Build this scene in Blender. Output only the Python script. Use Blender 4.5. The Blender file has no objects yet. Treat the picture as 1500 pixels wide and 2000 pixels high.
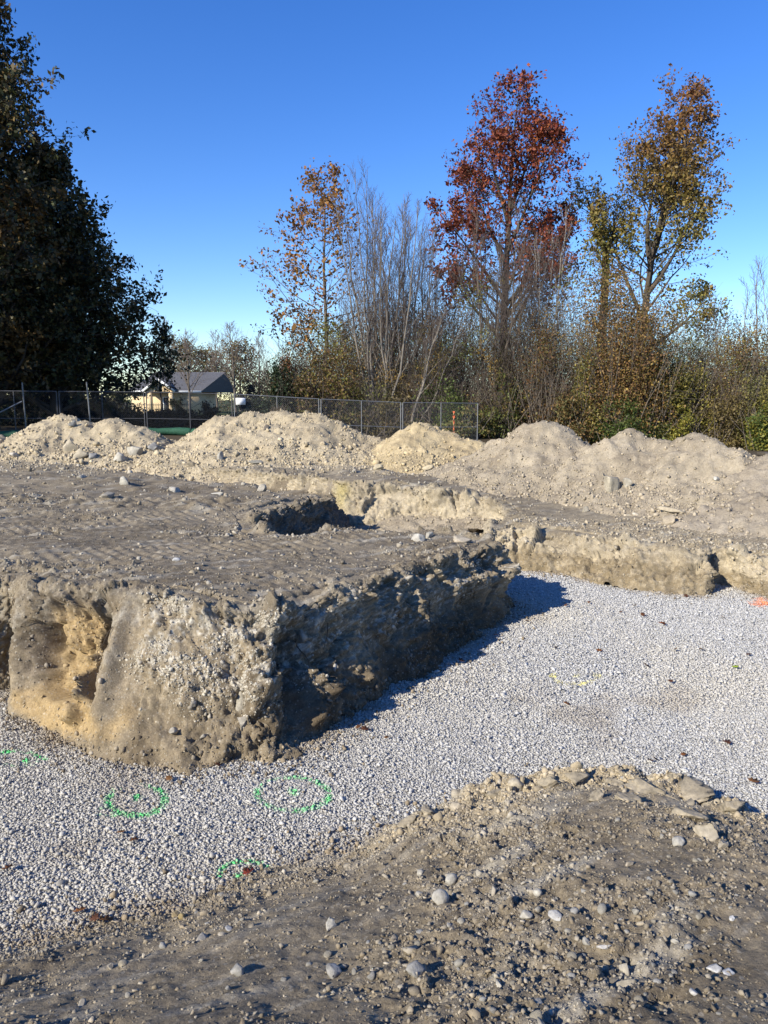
import bpy, bmesh, math, random
import numpy as np
from mathutils import Vector, Matrix

R = math.radians
scene = bpy.context.scene
col = scene.collection

# ------------------------------------------------------------------ camera
PITCH = R(8.3)
CAMZ = 1.6
cam_d = bpy.data.cameras.new('camera')
cam = bpy.data.objects.new('camera', cam_d)
col.objects.link(cam)
cam.location = (0, 0, CAMZ)
cam.rotation_euler = (R(90) - PITCH, 0, 0)
cam_d.sensor_fit = 'VERTICAL'
cam_d.sensor_height = 24.0
cam_d.lens = 24.0 * 1500 / 2000
cam_d.clip_start = 0.05
cam_d.clip_end = 6000
scene.camera = cam

# ------------------------------------------------------------------ sky, sun, exposure
SUN_TO = Vector((-0.735, -0.66, 0.0)).normalized()      # horizontal direction towards the sun
SUN_EL = R(29.5)
world = bpy.data.worlds.new('World')
scene.world = world
world.use_nodes = True
wn = world.node_tree.nodes
wl = world.node_tree.links
wn.clear()
w_out = wn.new('ShaderNodeOutputWorld')
w_bg = wn.new('ShaderNodeBackground')
w_sky = wn.new('ShaderNodeTexSky')
w_sky.sky_type = 'NISHITA'
w_sky.sun_disc = False
w_sky.sun_elevation = SUN_EL
w_sky.sun_rotation = math.atan2(SUN_TO.x, SUN_TO.y)
w_sky.altitude = 100
w_sky.air_density = 1.0
w_sky.dust_density = 0.0
w_sky.ozone_density = 4.0
w_bg.inputs['Strength'].default_value = 0.13
w_hs = wn.new('ShaderNodeHueSaturation')
w_hs.inputs['Saturation'].default_value = 1.27
w_hs.inputs['Hue'].default_value = 0.516
wl.new(w_sky.outputs[0], w_hs.inputs['Color'])
wl.new(w_hs.outputs[0], w_bg.inputs['Color'])
wl.new(w_bg.outputs[0], w_out.inputs['Surface'])

sun_d = bpy.data.lights.new('sun', 'SUN')
sun_d.energy = 5.0
sun_d.angle = R(0.53)
sun_d.color = (1.0, 0.935, 0.81)
sun = bpy.data.objects.new('sun', sun_d)
col.objects.link(sun)
sun.location = (-30, -30, 40)
to_sun = Vector((SUN_TO.x * math.cos(SUN_EL), SUN_TO.y * math.cos(SUN_EL), math.sin(SUN_EL)))
sun.rotation_euler = to_sun.to_track_quat('Z', 'Y').to_euler()

vs = scene.view_settings
vs.view_transform = 'Standard'
vs.look = 'None'
vs.gamma = 1.0
vs.use_curve_mapping = False
vs.exposure = 0.68

# ------------------------------------------------------------------ helpers: pixels of the survey -> points on the ground
cP, sP = math.cos(PITCH), math.sin(PITCH)
def at_z(px, py, z):
    u = (px - 750) / 1500; v = (py - 1000) / 1500
    d = (u, cP - v * sP, -sP - v * cP)
    t = (z - CAMZ) / d[2]
    return (d[0] * t, d[1] * t, z)
def at_y(px, py, y):
    u = (px - 750) / 1500; v = (py - 1000) / 1500
    d = (u, cP - v * sP, -sP - v * cP)
    t = y / d[1]
    return (d[0] * t, y, CAMZ + d[2] * t)

# ------------------------------------------------------------------ helpers: noise
_prng = np.random.default_rng(11)
_perm = _prng.permutation(256).astype(np.int32)
_perm = np.concatenate([_perm, _perm, _perm])
_g = _prng.normal(size=(256, 3)); _g /= np.linalg.norm(_g, axis=1, keepdims=True)
_g = _g.astype(np.float32)
def perlin(P):
    P = np.asarray(P, np.float32)
    I = np.floor(P).astype(np.int32)
    F = P - I
    I &= 255
    U = F * F * F * (F * (F * 6 - 15) + 10)
    def gr(dx, dy, dz):
        h = _perm[_perm[_perm[I[:, 0] + dx] + I[:, 1] + dy] + I[:, 2] + dz]
        g = _g[h]
        return g[:, 0] * (F[:, 0] - dx) + g[:, 1] * (F[:, 1] - dy) + g[:, 2] * (F[:, 2] - dz)
    x0 = gr(0, 0, 0) * (1 - U[:, 0]) + gr(1, 0, 0) * U[:, 0]
    x1 = gr(0, 1, 0) * (1 - U[:, 0]) + gr(1, 1, 0) * U[:, 0]
    x2 = gr(0, 0, 1) * (1 - U[:, 0]) + gr(1, 0, 1) * U[:, 0]
    x3 = gr(0, 1, 1) * (1 - U[:, 0]) + gr(1, 1, 1) * U[:, 0]
    y0 = x0 * (1 - U[:, 1]) + x1 * U[:, 1]
    y1 = x2 * (1 - U[:, 1]) + x3 * U[:, 1]
    return (y0 * (1 - U[:, 2]) + y1 * U[:, 2]) * 1.6
def fbm(P, f, octv=4, gain=0.5, off=0.0):
    P = np.asarray(P, np.float32)
    s = np.zeros(len(P), np.float32); a = 1.0
    for i in range(octv):
        s += a * perlin(P * f + (off + 17.3 * i))
        f *= 2.03; a *= gain
    return s
def worley(P, f, off=0.0):
    """distance to the nearest jittered cell point and a random number of that cell"""
    Q = np.asarray(P, np.float32) * f + off
    I = np.floor(Q).astype(np.int32)
    best = np.full(len(Q), 9.0, np.float32); rid = np.zeros(len(Q), np.float32)
    for dx in (-1, 0, 1):
        for dy in (-1, 0, 1):
            for dz in (-1, 0, 1):
                J = I + np.array((dx, dy, dz), np.int32)
                h = _perm[_perm[_perm[J[:, 0] & 255] + (J[:, 1] & 255)] + (J[:, 2] & 255)]
                pt = J + 0.5 + _g[h] * 0.55
                d = np.sqrt(((Q - pt) ** 2).sum(1))
                m = d < best
                best[m] = d[m]; rid[m] = h[m] / 255.0
    return best, rid
def clods(P, f, off=0.0):
    d, r = worley(P, f, off)
    return np.clip(0.75 - d, 0, 1) * (0.25 + r * 1.3)
def fracture(P, f, off=0.0):
    """blocky breaks: every cell stands in or out by its own amount, with a crack round it"""
    Q = np.asarray(P, np.float32) + 0.06 * np.stack([perlin(P * 5.0 + k * 9.0) for k in range(3)], 1)
    d, r = worley(Q, f, off)
    return (r - 0.5) + 0.5 * np.clip(0.45 - d, 0, 1)
def facets(P, f, off=0.0, tilt=0.9):
    """broken earth: every cell is a flat face at its own depth and tilt"""
    Q = np.asarray(P, np.float32) * f + off
    Q = Q + 0.12 * np.stack([perlin(Q * 1.7 + k * 9.0) for k in range(3)], 1)
    I = np.floor(Q).astype(np.int32)
    best = np.full(len(Q), 9.0, np.float32); val = np.zeros(len(Q), np.float32)
    for dx in (-1, 0, 1):
        for dy in (-1, 0, 1):
            for dz in (-1, 0, 1):
                J = I + np.array((dx, dy, dz), np.int32)
                h = _perm[_perm[_perm[J[:, 0] & 255] + (J[:, 1] & 255)] + (J[:, 2] & 255)]
                D = Q - (J + 0.5 + _g[h] * 0.55)
                d = (D * D).sum(1)
                m = d < best
                best[m] = d[m]
                val[m] = (h[m] / 255.0 - 0.5) * 0.7 + tilt * (D[m] * _g[(h[m] * 7 + 13) % 256]).sum(1)
    return val
def sstep(a, b, x):
    t = np.clip((x - a) / (b - a), 0, 1)
    return t * t * (3 - 2 * t)
def XY0(x, y, z=0.0):
    return np.stack([np.asarray(x, np.float32), np.asarray(y, np.float32), np.zeros(np.shape(x), np.float32) + z], 1)

# ------------------------------------------------------------------ helpers: objects
def mesh_np(name, V, F, colr=None, smooth=False, mats=None, mat_idx=None):
    V = np.asarray(V, np.float32); F = np.asarray(F, np.int32)
    n = F.shape[1]
    me = bpy.data.meshes.new(name)
    me.vertices.add(len(V)); me.vertices.foreach_set('co', V.ravel())
    me.loops.add(F.size); me.loops.foreach_set('vertex_index', F.ravel())
    me.polygons.add(len(F))
    me.polygons.foreach_set('loop_start', np.arange(0, F.size, n, dtype=np.int32))
    me.polygons.foreach_set('loop_total', np.full(len(F), n, np.int32))
    if smooth:
        me.polygons.foreach_set('use_smooth', np.ones(len(F), bool))
    if mat_idx is not None:
        me.polygons.foreach_set('material_index', np.asarray(mat_idx, np.int32))
    me.update(calc_edges=True)
    if colr is not None:
        colr = np.asarray(colr, np.float32)
        if colr.shape[1] == 3:
            colr = np.concatenate([colr, np.ones((len(colr), 1), np.float32)], 1)
        a = me.color_attributes.new('tint', 'FLOAT_COLOR', 'POINT')
        a.data.foreach_set('color', colr.ravel())
    for m in (mats or []):
        me.materials.append(m)
    me.validate(verbose=False)
    return me
def link(name, data, parent=None, loc=None):
    o = bpy.data.objects.new(name, data)
    col.objects.link(o)
    if parent is not None:
        o.parent = parent
    if loc is not None:
        o.location = loc
    return o
def tag(o, label=None, cat=None, group=None, kind=None):
    if label: o['label'] = label
    if cat: o['category'] = cat
    if group: o['group'] = group
    if kind: o['kind'] = kind
    return o
def empty(name, loc, label, cat, group=None):
    o = link(name, None, None, loc)
    o.empty_display_size = 0.2
    return tag(o, label, cat, group)
def grid_faces(nu, nv):
    i = np.arange(nu * nv).reshape(nu, nv)
    return np.stack([i[:-1, :-1].ravel(), i[1:, :-1].ravel(), i[1:, 1:].ravel(), i[:-1, 1:].ravel()], 1)
def normals_of(V, F):
    n = np.zeros_like(V)
    a, b, c, d = V[F[:, 0]], V[F[:, 1]], V[F[:, 2]], V[F[:, 3]]
    fn = np.cross(c - a, d - b)
    for k in range(4):
        np.add.at(n, F[:, k], fn)
    return n / (np.linalg.norm(n, axis=1, keepdims=True) + 1e-9)
def box_vf(sx, sy, sz, c=(0, 0, 0)):
    V = np.array([(x, y, z) for z in (-.5, .5) for y in (-.5, .5) for x in (-.5, .5)], np.float32) * (sx, sy, sz) + c
    F = np.array([(0, 2, 3, 1), (4, 5, 7, 6), (0, 1, 5, 4), (2, 6, 7, 3), (0, 4, 6, 2), (1, 3, 7, 5)])
    return V, F
class Soup:
    def __init__(s): s.V = []; s.F = []; s.C = []; s.n = 0
    def add(s, V, F, c=None):
        V = np.asarray(V, np.float32); F = np.asarray(F)
        if len(V) == 0: return s
        s.V.append(V); s.F.append(F + s.n); s.n += len(V)
        if c is not None:
            s.C.append(np.broadcast_to(np.asarray(c, np.float32), (len(V), 3)))
        return s
    def box(s, *a, **k): return s.add(*box_vf(*a, **k))
    def mesh(s, name, mats, smooth=False):
        return mesh_np(name, np.concatenate(s.V), np.concatenate(s.F), np.concatenate(s.C) if s.C else None, smooth, mats)
def tubes(polys, sides=5, caps=False):
    """polys: list of (pts Nx3, radii N); one vertex and face array for all of them"""
    groups = {}
    for p, r in polys:
        groups.setdefault(len(p), []).append((p, r))
    VV, FF, n0 = [], [], 0
    for N, L in groups.items():
        P = np.array([l[0] for l in L], np.float32); Rr = np.array([l[1] for l in L], np.float32)
        T = np.gradient(P, axis=1)
        T /= np.linalg.norm(T, axis=2, keepdims=True) + 1e-9
        ref = np.where(np.abs(T[:, :1, 2:3]) > 0.8, np.array([[[1.0, 0, 0]]]), np.array([[[0, 0, 1.0]]]))
        A = np.cross(T, ref); A /= np.linalg.norm(A, axis=2, keepdims=True) + 1e-9
        B = np.cross(T, A)
        an = np.arange(sides) * 2 * math.pi / sides
        V = P[:, :, None, :] + Rr[:, :, None, None] * (np.cos(an)[None, None, :, None] * A[:, :, None, :] + np.sin(an)[None, None, :, None] * B[:, :, None, :])
        M = len(L)
        idx = np.arange(M * N * sides).reshape(M, N, sides)
        nx = np.roll(idx, -1, axis=2)
        F = np.stack([idx[:, :-1], nx[:, :-1], nx[:, 1:], idx[:, 1:]], -1).reshape(-1, 4)
        VV.append(V.reshape(-1, 3)); FF.append(F + n0); n0 += M * N * sides
    return np.concatenate(VV), np.concatenate(FF)

# ------------------------------------------------------------------ materials
def new_mat(name):
    m = bpy.data.materials.new(name); m.use_nodes = True
    nt = m.node_tree
    return m, nt, nt.nodes['Principled BSDF'], nt.nodes['Material Output']
def N(nt, t, **k):
    n = nt.nodes.new(t)
    for a, b in k.items():
        setattr(n, a, b)
    return n
def plain(name, c, rough=0.6, metal=0.0, var=0.15, scale=8.0, bump=0.0):
    m, nt, b, o = new_mat(name)
    tc = N(nt, 'ShaderNodeTexCoord'); no = N(nt, 'ShaderNodeTexNoise')
    no.inputs['Scale'].default_value = scale; no.inputs['Detail'].default_value = 6
    nt.links.new(tc.outputs['Object'], no.inputs['Vector'])
    r = N(nt, 'ShaderNodeValToRGB')
    r.color_ramp.elements[0].position = 0.3; r.color_ramp.elements[1].position = 0.7
    r.color_ramp.elements[0].color = tuple(x * (1 - var) for x in c) + (1,)
    r.color_ramp.elements[1].color = tuple(min(1, x * (1 + var)) for x in c) + (1,)
    nt.links.new(no.outputs['Fac'], r.inputs['Fac']); nt.links.new(r.outputs['Color'], b.inputs['Base Color'])
    b.inputs['Roughness'].default_value = rough; b.inputs['Metallic'].default_value = metal
    if bump:
        bp = N(nt, 'ShaderNodeBump'); bp.inputs['Strength'].default_value = 0.6; bp.inputs['Distance'].default_value = bump
        nt.links.new(no.outputs['Fac'], bp.inputs['Height']); nt.links.new(bp.outputs['Normal'], b.inputs['Normal'])
    return m
def tinted(name, attr='ATTR', grain=60.0, lo=0.72, hi=1.22, bump=0.006, rough=0.95, coarse=9.0, fleck=0):
    """soil and stone: base colour from the 'tint' attribute, procedural grain and relief on top"""
    m, nt, b, o = new_mat(name)
    tc = N(nt, 'ShaderNodeTexCoord')
    if attr == 'INST':
        at = N(nt, 'ShaderNodeAttribute', attribute_type='INSTANCER', attribute_name='tint')
    else:
        at = N(nt, 'ShaderNodeAttribute', attribute_type='GEOMETRY', attribute_name='tint')
    n1 = N(nt, 'ShaderNodeTexNoise'); n1.inputs['Scale'].default_value = grain; n1.inputs['Detail'].default_value = 8; n1.inputs['Roughness'].default_value = 0.7
    n2 = N(nt, 'ShaderNodeTexNoise'); n2.inputs['Scale'].default_value = coarse; n2.inputs['Detail'].default_value = 5
    for n in (n1, n2):
        nt.links.new(tc.outputs['Object'], n.inputs['Vector'])
    mr = N(nt, 'ShaderNodeMapRange'); mr.inputs['From Min'].default_value = 0.3; mr.inputs['From Max'].default_value = 0.7
    mr.inputs['To Min'].default_value = lo; mr.inputs['To Max'].default_value = hi
    nt.links.new(n1.outputs['Fac'], mr.inputs['Value'])
    mr2 = N(nt, 'ShaderNodeMapRange'); mr2.inputs['From Min'].default_value = 0.3; mr2.inputs['From Max'].default_value = 0.7
    mr2.inputs['To Min'].default_value = 0.86; mr2.inputs['To Max'].default_value = 1.12
    nt.links.new(n2.outputs['Fac'], mr2.inputs['Value'])
    mu = N(nt, 'ShaderNodeMath', operation='MULTIPLY')
    nt.links.new(mr.outputs[0], mu.inputs[0]); nt.links.new(mr2.outputs[0], mu.inputs[1])
    vm = N(nt, 'ShaderNodeVectorMath', operation='SCALE')
    nt.links.new(at.outputs['Color'], vm.inputs[0]); nt.links.new(mu.outputs[0], vm.inputs['Scale'])
    nt.links.new(vm.outputs[0], b.inputs['Base Color'])
    if fleck:
        vo = N(nt, 'ShaderNodeTexVoronoi'); vo.inputs['Scale'].default_value = fleck
        nt.links.new(tc.outputs['Object'], vo.inputs['Vector'])
        sep = N(nt, 'ShaderNodeSeparateColor'); nt.links.new(vo.outputs['Color'], sep.inputs[0])
        gt = N(nt, 'ShaderNodeMath', operation='GREATER_THAN'); gt.inputs[1].default_value = 0.80
        nt.links.new(sep.outputs[0], gt.inputs[0])
        lt = N(nt, 'ShaderNodeMath', operation='LESS_THAN'); lt.inputs[1].default_value = 0.38
        nt.links.new(vo.outputs['Distance'], lt.inputs[0])
        an = N(nt, 'ShaderNodeMath', operation='MULTIPLY'); nt.links.new(gt.outputs[0], an.inputs[0]); nt.links.new(lt.outputs[0], an.inputs[1])
        sc = N(nt, 'ShaderNodeMath', operation='MULTIPLY'); sc.inputs[1].default_value = 0.30; nt.links.new(an.outputs[0], sc.inputs[0])
        mc = N(nt, 'ShaderNodeMix', data_type='RGBA')
        nt.links.new(sc.outputs[0], mc.inputs[0]); nt.links.new(vm.outputs[0], mc.inputs[6]); mc.inputs[7].default_value = (.42, .385, .315, 1)
        nt.links.new(mc.outputs[2], b.inputs['Base Color'])
    b.inputs['Roughness'].default_value = rough
    b.inputs['Specular IOR Level'].default_value = 0.2
    if bump:
        bp = N(nt, 'ShaderNodeBump'); bp.inputs['Strength'].default_value = 0.8; bp.inputs['Distance'].default_value = bump
        nt.links.new(n1.outputs['Fac'], bp.inputs['Height']); nt.links.new(bp.outputs['Normal'], b.inputs['Normal'])
    return m
def leaf_mat(name, trans=0.3):
    m, nt, b, o = new_mat(name)
    at = N(nt, 'ShaderNodeAttribute', attribute_type='GEOMETRY', attribute_name='tint')
    nt.links.new(at.outputs['Color'], b.inputs['Base Color'])
    b.inputs['Roughness'].default_value = 0.55
    b.inputs['Specular IOR Level'].default_value = 0.3
    tr = N(nt, 'ShaderNodeBsdfTranslucent'); nt.links.new(at.outputs['Color'], tr.inputs['Color'])
    mx = N(nt, 'ShaderNodeMixShader'); mx.inputs[0].default_value = trans
    nt.links.new(b.outputs[0], mx.inputs[1]); nt.links.new(tr.outputs[0], mx.inputs[2])
    nt.links.new(mx.outputs[0], o.inputs['Surface'])
    return m
M_soil = tinted('soil', grain=70.0, bump=0.012, lo=.62, hi=1.3, fleck=46.0)
M_far = tinted('mound_soil', grain=26.0, bump=0.035, lo=0.74, hi=1.18)
M_stone = tinted('stone', grain=45.0, bump=0.006, lo=0.7, hi=1.2, rough=0.9, coarse=14.0)
M_inst = tinted('loose_stone', attr='INST', grain=50.0, bump=0.003, lo=0.78, hi=1.18, rough=0.85)
M_leaf = leaf_mat('leaf')
M_leafdark = leaf_mat('dense_leaf', 0.12)
M_bark = tinted('bark', grain=30.0, lo=0.6, hi=1.25, bump=0.02, coarse=3.0)
M_galv = plain('galvanised_steel', (0.19, 0.193, 0.197), 0.5, 0.4, 0.12, 20)
M_shaded_steel = plain('shaded_steel', (0.075, 0.075, 0.08), 0.6, 0.3, 0.15, 20)  # the fence steel again, darkened to carry the tree shade
M_white = plain('white_paint', (0.78, 0.78, 0.76), 0.6, 0, 0.04, 4)
M_wall = plain('tan_siding', (0.62, 0.47, 0.28), 0.8, 0, 0.06, 3)
M_roof = plain('grey_shingle', (0.10, 0.10, 0.11), 0.9, 0, 0.25, 6, 0.02)
M_glass = plain('window_glass', (0.03, 0.035, 0.04), 0.1, 0, 0.1, 2)
M_sock = plain('green_sock', (0.012, 0.07, 0.035), 0.8, 0, 0.3, 14, 0.02)
M_wood = plain('stake_wood', (0.42, 0.33, 0.2), 0.8, 0, 0.2, 12)
M_orange = plain('orange_tape', (0.5, 0.10, 0.025), 0.6, 0, 0.15, 10)
M_ink = plain('sign_print', (0.45, 0.47, 0.5), 0.7, 0, 0.1, 10)
M_iron = plain('black_iron', (0.015, 0.015, 0.016), 0.6, 0.2, 0.1, 10)
M_bed = tinted('gravel_bed', grain=60.0, lo=0.6, hi=1.3, bump=0.02)

# ------------------------------------------------------------------ stone shapes
def hull_stone(seed, npts=16, flat=0.62, wide=0.8):
    rg = np.random.default_rng(seed)
    p = rg.normal(size=(npts, 3)); p /= np.linalg.norm(p, axis=1, keepdims=True)
    p *= rg.uniform(0.70, 1.0, (npts, 1))
    p *= (1, wide, flat)
    bm = bmesh.new()
    vs_ = [bm.verts.new(q) for q in p]
    bmesh.ops.convex_hull(bm, input=vs_)
    loose = [v for v in bm.verts if not v.link_faces]
    if loose: bmesh.ops.delete(bm, geom=loose, context='VERTS')
    bmesh.ops.triangulate(bm, faces=bm.faces[:])
    bmesh.ops.recalc_face_normals(bm, faces=bm.faces[:])
    bm.verts.index_update()
    V = np.array([v.co[:] for v in bm.verts], np.float32)
    F = np.array([[v.index for v in f.verts] for f in bm.faces], np.int32)
    bm.free()
    return V * 0.5, F
GRAVEL = [hull_stone(i, 13, 0.55 + 0.1 * (i % 3), 0.7 + 0.08 * (i % 4)) for i in range(8)]
CLOD = [hull_stone(50 + i, 12, 0.66 + 0.07 * (i % 3), 0.82 + 0.05 * (i % 3)) for i in range(7)]
_ico_cache = {}
def ico(sub):
    if sub not in _ico_cache:
        bm = bmesh.new(); bmesh.ops.create_icosphere(bm, subdivisions=sub, radius=1.0)
        bm.verts.index_update()
        _ico_cache[sub] = (np.array([v.co[:] for v in bm.verts], np.float32), np.array([[v.index for v in f.verts] for f in bm.faces], np.int32))
        bm.free()
    return _ico_cache[sub]
def rock_mesh(name, size, seed, angular=0.5, tint=(0.4, 0.37, 0.3), sub=3, mat=None):
    """one stone: an icosphere cut by random planes, then roughened; size = full x, y, z in metres"""
    rg = np.random.default_rng(seed)
    V, F = ico(sub); V = V.copy()
    for k in range(9 if angular >= .6 else int(6 + 12 * angular)):
        n = rg.normal(size=3); n /= np.linalg.norm(n)
        h = rg.uniform(0.32, 0.62) if angular >= .6 else rg.uniform(0.50, 0.80) if angular >= 0.35 else rg.uniform(0.74, 0.95)
        d = V @ n
        V -= np.outer(np.clip(d - h, 0, None) * 0.96, n)
    V /= np.abs(V).max(0)
    V *= (1 + 0.10 * fbm(V + seed * 3.7, 1.6, 3))[:, None]
    V *= (1 + 0.045 * fbm(V + seed * 1.7, 5.0, 3))[:, None]
    if angular == .75:
        V *= (1 + 0.26 * fracture(V + seed, 2.2, 1.0) + .13 * fracture(V, 5.0, seed % 7) + .08 * clods(V, 6.0, 2.0))[:, None]
    elif angular >= .6:
        V *= (1 + 0.16 * fracture(V + seed, 1.8, 1.0) + .05 * fracture(V, 5.0, seed % 7))[:, None]
    V *= np.array(size) * 0.5
    c = np.array(tint) * .74 * (1 + 0.3 * fbm(V / max(size) + seed, 3.0, 3))[:, None]
    return mesh_np(name, V, F, np.clip(c, 0.01, 0.9), angular < 0.2, [mat or M_stone])
def rot_mats(n, rg, tilt=3.15):
    e = rg.uniform(-1, 1, (n, 3)) * (tilt, tilt, math.pi)
    return e.astype(np.float32)
def euler_to_mat(E):
    cx, cy, cz = np.cos(E).T; sx, sy, sz = np.sin(E).T
    M = np.empty((len(E), 3, 3), np.float32)
    M[:, 0, 0] = cy * cz; M[:, 0, 1] = sx * sy * cz - cx * sz; M[:, 0, 2] = cx * sy * cz + sx * sz
    M[:, 1, 0] = cy * sz; M[:, 1, 1] = sx * sy * sz + cx * cz; M[:, 1, 2] = cx * sy * sz - sx * cz
    M[:, 2, 0] = -sy;     M[:, 2, 1] = sx * cy;                M[:, 2, 2] = cx * cy
    return M
def realize(P, E, S, C, variants, which):
    """join the scattered stones into one real mesh"""
    so = Soup()
    M = euler_to_mat(E)
    for k, (V, F) in enumerate(variants):
        w = np.where(which == k)[0]
        if len(w) == 0: continue
        W = np.einsum('nij,vj->nvi', M[w], V) * S[w][:, None, None] + P[w][:, None, :]
        FF = F[None] + (np.arange(len(w)) * len(V))[:, None, None]
        cc = np.repeat(C[w], len(V), axis=0)
        so.add(W.reshape(-1, 3), FF.reshape(-1, 3), cc)
    return so

_var_cols = {}
def variant_collection(key, variants, mat):
    if key in _var_cols: return _var_cols[key]
    c = bpy.data.collections.new(key)
    for i, (V, F) in enumerate(variants):
        me = mesh_np(key, V, F, None, False, [mat])
        o = bpy.data.objects.new(key + '_shape', me)
        c.objects.link(o)
    _var_cols[key] = c
    return c
_trees = {}
def scatter_tree(key, c):
    if key in _trees: return _trees[key]
    ng = bpy.data.node_groups.new('scatter_' + key, 'GeometryNodeTree')
    ng.interface.new_socket('Geometry', in_out='INPUT', socket_type='NodeSocketGeometry')
    ng.interface.new_socket('Geometry', in_out='OUTPUT', socket_type='NodeSocketGeometry')
    gi = ng.nodes.new('NodeGroupInput'); go = ng.nodes.new('NodeGroupOutput')
    ci = ng.nodes.new('GeometryNodeCollectionInfo'); ci.inputs['Collection'].default_value = c
    ci.inputs['Separate Children'].default_value = True; ci.inputs['Reset Children'].default_value = True
    ip = ng.nodes.new('GeometryNodeInstanceOnPoints'); ip.inputs['Pick Instance'].default_value = True
    def named(nm, ty):
        n = ng.nodes.new('GeometryNodeInputNamedAttribute'); n.data_type = ty; n.inputs['Name'].default_value = nm
        return [o for o in n.outputs if o.enabled][0]
    L = ng.links
    L.new(gi.outputs[0], ip.inputs['Points']); L.new(ci.outputs[0], ip.inputs['Instance'])
    L.new(named('which', 'INT'), ip.inputs['Instance Index'])
    L.new(named('turn', 'FLOAT_VECTOR'), ip.inputs['Rotation'])
    L.new(named('size', 'FLOAT'), ip.inputs['Scale'])
    L.new(ip.outputs[0], go.inputs[0])
    _trees[key] = ng
    return ng
def scatter(name, P, E, S, C, key, variants, mat, parent=None):
    n = len(P)
    me = bpy.data.meshes.new(name)
    me.vertices.add(n); me.vertices.foreach_set('co', np.asarray(P, np.float32).ravel())
    rg = np.random.default_rng(n)
    def add(nm, ty, arr, f='value'):
        a = me.attributes.new(nm, ty, 'POINT'); a.data.foreach_set(f, np.ascontiguousarray(arr).ravel())
    add('turn', 'FLOAT_VECTOR', np.asarray(E, np.float32), 'vector')
    add('size', 'FLOAT', np.asarray(S, np.float32))
    add('which', 'INT', rg.integers(0, len(variants), n).astype(np.int32))
    C4 = np.concatenate([np.asarray(C, np.float32), np.ones((n, 1), np.float32)], 1)
    add('tint', 'FLOAT_COLOR', C4, 'color')
    o = link(name, me, parent)
    md = o.modifiers.new('scatter', 'NODES')
    md.node_group = scatter_tree(key, variant_collection(key, variants, mat))
    o['kind'] = 'stuff'
    return o
def sample(V, F, n, rg, weight=None):
    a, b, c, d = V[F[:, 0]], V[F[:, 1]], V[F[:, 2]], V[F[:, 3]]
    fn = np.cross(c - a, d - b)
    ar = np.linalg.norm(fn, axis=1)
    nn = fn / (ar[:, None] + 1e-9)
    w = ar.astype(np.float64)
    if weight is not None: w = w * weight
    w /= w.sum()
    i = rg.choice(len(F), n, p=w)
    u, v = rg.random((2, n, 1))
    P = (a[i] * (1 - u) + b[i] * u) * (1 - v) + (d[i] * (1 - u) + c[i] * u) * v
    return P.astype(np.float32), nn[i], i

# ------------------------------------------------------------------ terrain: survey lines
# paired crest and foot points of the dug banks
BANK1 = [((-8.5, 7.3, .0), (-8.6, 6.6, -.92)), ((-6.0, 6.7, .0), (-6.1, 6.15, -.92)), ((-4.4, 6.45, .02), (-4.5, 6.05, -.92)),
         ((-3.55, 6.5, .02), (-3.62, 6.28, -.92)), ((-3.2, 6.75, .02), (-3.25, 6.6, -.92)), ((-3.0, 6.33, .05), (-3.05, 5.98, -.92)),
         ((-2.53, 6.18, .1), (-2.35, 5.42, -.92)), ((-2.1, 6.1, .11), (-1.84, 5.13, -.92)), ((-1.6, 5.86, .08), (-1.27, 4.98, -.92)),
         ((-1.1, 5.66, .03), (-.72, 5.08, -.92)), ((-.74, 5.82, .01), (-.5, 5.5, -.92)), ((-.4, 6.3, .0), (-.27, 5.98, -.92)),
         ((.15, 7.35, -.04), (.28, 6.9, -.92)), ((.85, 8.37, -.08), (.93, 7.92, -.92)), ((1.32, 8.95, -.12), (1.5, 8.8, -.92)),
         ((1.4, 9.3, -.13), (1.55, 9.35, -.92)), ((1.05, 9.65, -.12), (1.15, 9.95, -.9)), ((.6, 9.9, -.1), (.65, 10.3, -.88)),
         ((-.4, 10.05, -.1), (-.4, 10.45, -.85)), ((-1.0, 9.72, -.1), (-1.0, 10.2, -.85)), ((-1.6, 9.7, -.1), (-1.35, 10.2, -.85)),
         ((-1.98, 11.2, -.06), (-1.35, 11.2, -.85)), ((-1.5, 12.3, -.08), (-.95, 12.6, -.85)), ((-.95, 13.5, -.12), (-.55, 14.25, -.85)),
         ((-1.0, 14.2, -.26), (-.75, 14.9, -.8))]
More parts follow.
